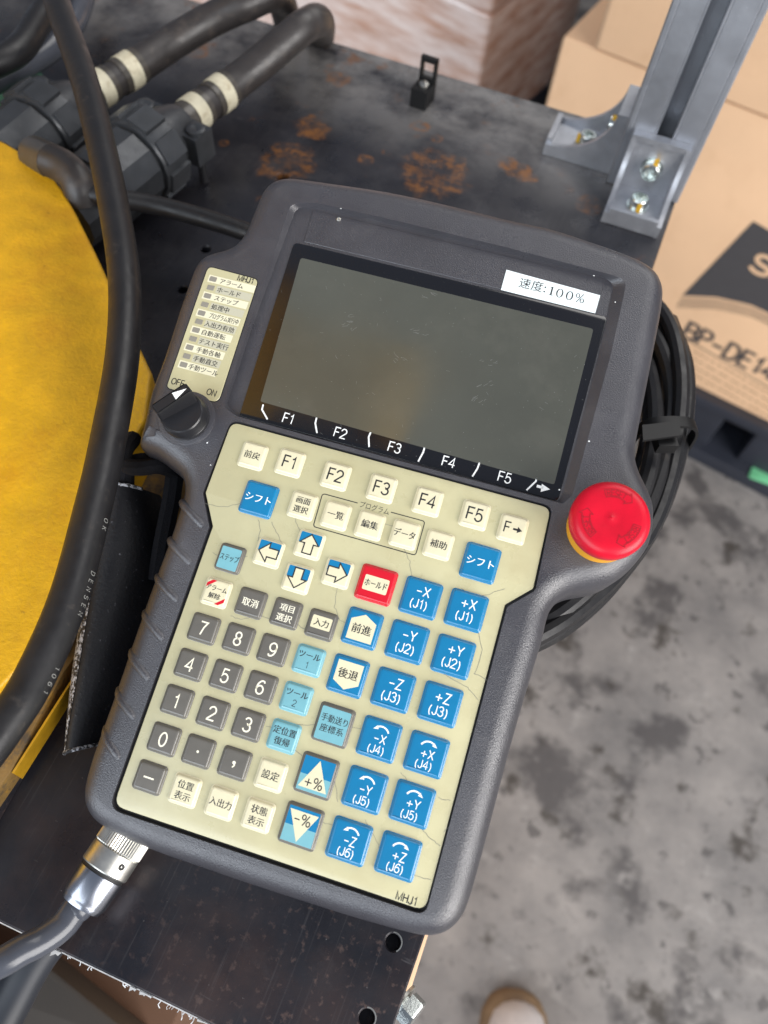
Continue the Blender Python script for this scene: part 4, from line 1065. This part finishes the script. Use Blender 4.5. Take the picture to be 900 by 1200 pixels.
bt = [inv @ (La[-1] - PO).lerp(Ra[-1] - PO, k / 8) for k in range(9)]
for k, p in enumerate(bt): p.z += 9.0 * math.sin(math.pi * min(1, k / 8 * 1.05)) ** .7 - k / 8 * 3
sf.tube([p + Vector((0, -.2, 0)) for p in bt], .7, 8)
tpb = [inv @ (La[0] - PO).lerp(Ra[0] - PO, k / 8) for k in range(7)]
for k, p in enumerate(tpb): p.z += 9.0 * math.sin(math.pi * min(1, k / 8 * 1.05)) ** .7 - k / 8 * 3
sf.tube([p for p in tpb], .7, 8)
sf.build('worn_edge', M['scuff'], strap)
wb = MB()
def band(pts, wd, h):
    p_ = crom([loc(x, y, z) for x, y, z in pts], 8); out = []
    wb.tube(p_, wd, 8)
band([(158, 512, -22), (147, 528, -18), (148, 545, -16), (165, 548, -14), (185, 546, -15), (205, 552, -22)], 3.0, 1)
band([(190, 545, -20), (168, 540, -20), (150, 548, -22), (148, 575, -26), (156, 600, -28)], 3.2, 1)
band([(205, 556, -24), (200, 590, -28), (190, 640, -30), (184, 680, -32)], 3.6, 1)
wb.build('webbing', M['webbing'], strap)

# ------------------------------------------------------------------ connector and cable at the bottom left of the pendant
pc = thing('pendant_cable', 'silver round connector and glossy black cable leaving the lower left of the pendant', 'cable', at(148, 980, 15.5))
c0 = Vector(pc.location) / MM; p1 = at(103.5, 1047, 14)
ax = (p1 - c0)
ax.normalize(); c0w = c0
k0 = -6
MB().lathe((0, 0, 0), ax, [(-8, 8.3), (4.3, 8.3), (4.8, 7.9)], 110, ridges=1, rd=.32).build('knurled_nut', M['steel'], pc, smooth=15)
MB().lathe((0, 0, 0), ax, [(4.5, 7.6), (5.0, 8.2), (11.2, 8.2), (11.6, 7.9)], 48).build('connector_shell', M['steel'], pc)
MB().lathe((0, 0, 0), ax, [(11.4, 7.5), (12.8, 7.5)], 48).build('seal', M['gap'], pc)
MB().lathe((0, 0, 0), ax, [(12.6, 7.3), (12.8, 7.8), (21.0, 7.6), (21.5, 7.3), (21.8, 7.3), (23.4, 6.6), (23.8, 3.8)], 48).build('back_nut', M['chrome'], pc)
up_ = (camp - c0).normalized(); up_ = (up_ - ax * up_.dot(ax)).normalized(); sd_ = ax.cross(up_)
sn_ = up_ * .86 - sd_ * .51
MB().lathe(ax * 7.6 + sn_ * 8.0, sn_, [(.1, 1.1), (.4, 1.05), (.42, .6), (.15, .1)], 14).build('set_screw', M['gap'], pc)
cp = crom([ax * 19] + [ax * 24] + [p - c0 for p in P((90, 1062, 13.5), (75, 1083, 13.5), (51, 1101, 15), (27, 1113, 17), (-4, 1130, 18), (-60, 1150, 16), (-160, 1170, 10))], 10)
MB().tube(cp, 4.5, 20).build('cable', M['shinycable'], pc)

# ------------------------------------------------------------------ things under and beside the plate
bx = thing('carton', 'plain tan carton standing under the right edge of the plate', 'carton', (-60, 120, -500), None, 'cardboard cartons')
MB().slab(rpoly([(-60, -120), (97, -120), (97, 220), (-60, 220)], 2, 2), -500, 440, 2, 2).build('carton_wall', M['carton'], bx)
bo = thing('edge_bolt', 'shiny bolt head wrapped in clear film under the plate edge', 'bolt', at(476, 1178, -16))
MB().lathe((0, 0, 0), (.9, -.35, .2), [(-10, 3.2), (0, 3.2), (0, 5.4), (4.2, 5.4), (4.8, 4.8)], 6).build('head', M['screw'], bo, smooth=10)
MB().lathe((0, 0, 0), (.9, -.35, .2), [(-2, 6.2), (-1, 6.2)], 24).build('washer', M['steel'], bo)
db = thing('dark_case', 'dark grey case on the floor under the front edge of the plate', 'case', at(60, 1200, -260))
dbo = Vector(db.location) / MM
MB().slab(rpoly([rel(dbo, at(*q_, -260)) for q_ in [(40, 1118), (160, 1215), (150, 1420), (-300, 1420), (-200, 1090)]], 6, 3), -738, 0, 4, 2).build('case_body', M['darkbox'], db)
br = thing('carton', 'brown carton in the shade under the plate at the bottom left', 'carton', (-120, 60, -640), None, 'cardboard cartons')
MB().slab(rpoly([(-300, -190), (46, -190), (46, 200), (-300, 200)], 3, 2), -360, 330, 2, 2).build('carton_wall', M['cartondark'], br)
sb, _ = cable('hanging_hose', 'dark blue black hose hanging below the plate at the bottom left corner', P((62, 1095, -40), (38, 1128, -42), (10, 1180, -46), (-30, 1260, -50)), 7.5, M['bluebar'], cat='hose')

# shoe of the photographer
sh = thing('shoe', 'toe of a white and tan shoe on the concrete floor at the bottom edge', 'shoe', at(605, 1158, -990) * 1.0)
s_o = Vector(sh.location) / MM; sh.location.z = -1.0
dirv = (at(605, 1158, -1000) - at(602, 1300, -1000)); dirv.z = 0; dirv.normalize(); side = Vector((dirv.y, -dirv.x, 0))
def shoe(m, secs, z0):
    R = []
    for (y, w, h, zb) in secs:
        row = []
        for k in range(16):
            a = 2 * math.pi * k / 16; x = w * math.cos(a); zz_ = max(0, math.sin(a)) ** .8 * h + zb if math.sin(a) > 0 else zb
            if math.sin(a) <= 0: x = w * math.cos(a)
            row.append(-dirv * y + side * x + Vector((0, 0, zz_)))
        R.append(m.ring(row))
    for u, v in zip(R, R[1:]): m.bridge(u, v)
    m.f.append(tuple(R[0])); m.f.append(tuple(reversed(R[-1])))
    return m
for nm, mm, secs in (('sole', 'shoebrown', [(0, 12, 16, 0), (4, 26, 24, 0), (12, 37, 28, 0), (30, 47, 30, 0), (60, 52, 28, 0), (120, 46, 26, 0), (200, 40, 26, 0), (260, 36, 26, 0), (285, 20, 24, 0)]),
                     ('upper', 'shoewhite', [(15, 8, 20, 20), (19, 22, 30, 20), (30, 34, 40, 20), (55, 42, 52, 20), (90, 43, 66, 20), (140, 38, 90, 20), (200, 34, 110, 20), (255, 30, 105, 20), (276, 16, 90, 20)])):
    m = shoe(MB(), secs, 0); me = m.mesh(nm, M[mm], 60); bm = bmesh.new(); bm.from_mesh(me); bmesh.ops.recalc_face_normals(bm, faces=bm.faces); bm.to_mesh(me); bm.free(); obj(nm, me, sh)

# ------------------------------------------------------------------ cartons on a pallet, wrapped stack
PT = -850
a = at(804, 446, PT); b_ = at(900, 493, PT); fx = (b_ - a); fx.z = 0; fx.normalize(); fy = Vector((-fx.y, fx.x, 0)); fz = Vector((0, 0, 1))
FR = Matrix((fx, fy, fz)).transposed(); fn = -fy
def face(px, py): 
    p = onplane(px, py, a, fn); q = p - a; return q.dot(fx), q.dot(fz)
xl = face(655, 60)[0]; zt = (face(740, 62)[1] + face(880, 137)[1]) / 2
lc = thing('carton', 'large tan carton with black printed panel and lettering on the pallet', 'carton', a + fx * (xl), FR, 'cardboard cartons')
WD = 640
MB().slab(rpoly([(0, 0), (WD, 0), (WD, 420), (0, 420)], 6, 3), 0, zt - 4, 4, 2).build('carton_wall', M['carton'], lc)
def fp(px, py): u, v = face(px, py); return (u - xl, -.8, v)
def fprint(polys, name, mt, dy=0):
    m = MB()
    for p in polys:
        q = [fp(*c) for c in p]; r_ = m.ring([(x, y - dy, z) for x, y, z in q])
        tr = tessellate_polygon([[Vector((x, z, 0)) for x, y, z in q]]); m.f += [tuple(r_[i] for i in t) for t in tr]
    me = m.mesh(name, mt, 0); bm = bmesh.new(); bm.from_mesh(me)
    for f in bm.faces:
        f.normal_update()
        if f.normal.y > 0: f.normal_flip()
    bm.to_mesh(me); bm.free(); return obj(name, me, lc)
p0 = [(883, 259), (965, 306), (930, 380), (880, 357), (840, 348), (800, 346)]
fprint([p0], 'black_panel', M['print'])
m = MB()
for k in range(6):
    m.ribbon([fp(x, y + k * 2.1) for x, y in [(798 - k * 1.2, 349), (840, 351), (880, 360), (930, 383)]], 1.1, up=lambda p: Vector((0, -1, 0)))
for k in range(1):
    m.ribbon([fp(x, y) for x, y in [(794, 391), (845, 421), (960, 489)]], 2.2, up=lambda p: Vector((0, -1, 0)))
m.build('fine_lines', M['print'], lc, smooth=0)
# text helper on the face: baseline from p to q, cap height point
def ftext(s, p, q, hpx, name, mt, wt):
    A0 = Vector(fp(*p)); B0 = Vector(fp(*q)); ux = (B0 - A0).normalized(); H = abs(Vector(fp(p[0] + hpx[0], p[1] + hpx[1]))[2] - A0[2])
    up = Vector((0, -1, 0)).cross(ux); up = -up if up.z < 0 else up
    st, tw = strokes(s, H); sc_ = (B0 - A0).length / tw; m = MB()
    for pl_ in st: m.ribbon([A0 + ux * ((x + tw / 2) * sc_) + up * (y + H / 2) + Vector((0, -.6, 0)) for x, y in pl_], H * wt, up=lambda p: Vector((0, -1, 0)))
    m.build(name, mt, lc, smooth=0)
ftext('BP-DE14', (799, 393), (903, 446), (8, -17), 'lettering', M['print'], .17)
ftext('SH', (876, 313), (925, 340), (8, -20), 'lettering', M['carton'], .22)
m = MB()
for k in range(4):
    for j in range(16):
        x = 797 + j * 7.2 + random.uniform(0, 2); y = 402 + k * 9.2 + (x - 797) * .56
        m.ribbon([fp(x, y), fp(x + random.uniform(3.5, 6), y + 2.6)], 3.0, up=lambda p: Vector((0, -1, 0)))
m.build('small_print', M['printbrown'], lc, smooth=0)
xu = face(702, 36)[0] - xl
uc = thing('carton', 'upper tan carton stacked on the printed carton behind the post', 'carton', a + fx * (xl + xu) + fz * (zt + 1) - fy * 4, FR, 'cardboard cartons')
MB().slab(rpoly([(0, 0), (WD, 0), (WD, 420), (0, 420)], 9, 3), 0, 330, 7, 3).build('carton_wall', M['carton'], uc)
bc = thing('carton', 'tan carton standing upright behind the printed carton and left of the upper one', 'carton', a + fx * (xl + 4) + fy * 425, FR, 'cardboard cartons')
MB().slab(rpoly([(0, 0), (WD, 0), (WD, 300), (0, 300)], 7, 3), 0, zt + 420, 5, 2).build('carton_wall', M['carton'], bc)
# pallet
pt = thing('pallet', 'black plastic pallet under the printed carton', 'pallet', a + fx * xl + fz * (-PT * 0) + Vector((0, 0, 0)), FR)
for k in range(5): MB().slab(rpoly([(-30, -22 + k * 95), (WD + 60, -22 + k * 95), (WD + 60, 50 + k * 95), (-30, 50 + k * 95)], 3, 2), -24, -2, 3, 2).build('deck_board', M['pallet'], pt)
for x in (-30, 160, 300, 440, WD - 40):
    MB().slab(rpoly([(x, -14), (x + 95, -14), (x + 95, 400), (x, 400)], 4, 2), -118, -25, 2, 2).build('block', M['pallet'], pt)
for k in range(2): MB().slab(rpoly([(-30, -40 + k * 340), (WD + 60, -40 + k * 340), (WD + 60, 70 + k * 340), (-30, 70 + k * 340)], 4, 2), -149.5, -119, 3, 2).build('bottom_board', M['pallet'], pt)
gt = at(893, 556, -966); tg_ = MB().slab(rpoly([(-26, -18), (30, -18), (34, 16), (-20, 18)], 6, 3), 0, 2.5, .5).build('green_tag', M['tag'], at=(gt.x, gt.y, -968.3)); 
tag(tg_, 'small green tag lying on the lower edge of the black pallet', 'tag')
# wrapped stack
wa = at(561, 105, -700); wx = Matrix.Rotation(rad(-14), 3, 'Z') @ Vector((1, 0, 0)); wy = Vector((-wx.y, wx.x, 0)); WR = Matrix((wx, wy, fz)).transposed()
ws = thing('wrapped_carton_stack', 'stack of brown cartons wrapped in shiny clear film beyond the plate', 'carton stack', (wa.x, wa.y, -1000), WR)
for i in range(2):
    for k in range(4):
        MB().slab(rpoly([(-560 * (i + 1) + 3, 0), (-560 * i - 3, 0), (-560 * i - 3, 500), (-560 * (i + 1) + 3, 500)], 14, 3), 130 + k * 330, 130 + k * 330 + 326, 10, 3).build('carton_wall', M['wrapped'], ws)
MB().box((-560, 250, 66), (1120, 500, 126)).build('pallet_base', M['pallet'], ws)
# added drum standing in for the darkness of the gap
dk = thing('gap_darkening_drum', 'dark drum added to blacken the gap between the two carton stacks', 'drum', (wa.x + 330, wa.y + 560, -1000))
MB().lathe((0, 0, 0), (0, 0, 1), [(0, 150), (20, 158), (400, 158), (410, 164), (425, 158), (1200, 158), (1210, 140)], 32).build('drum_body', M['pallet'], dk)
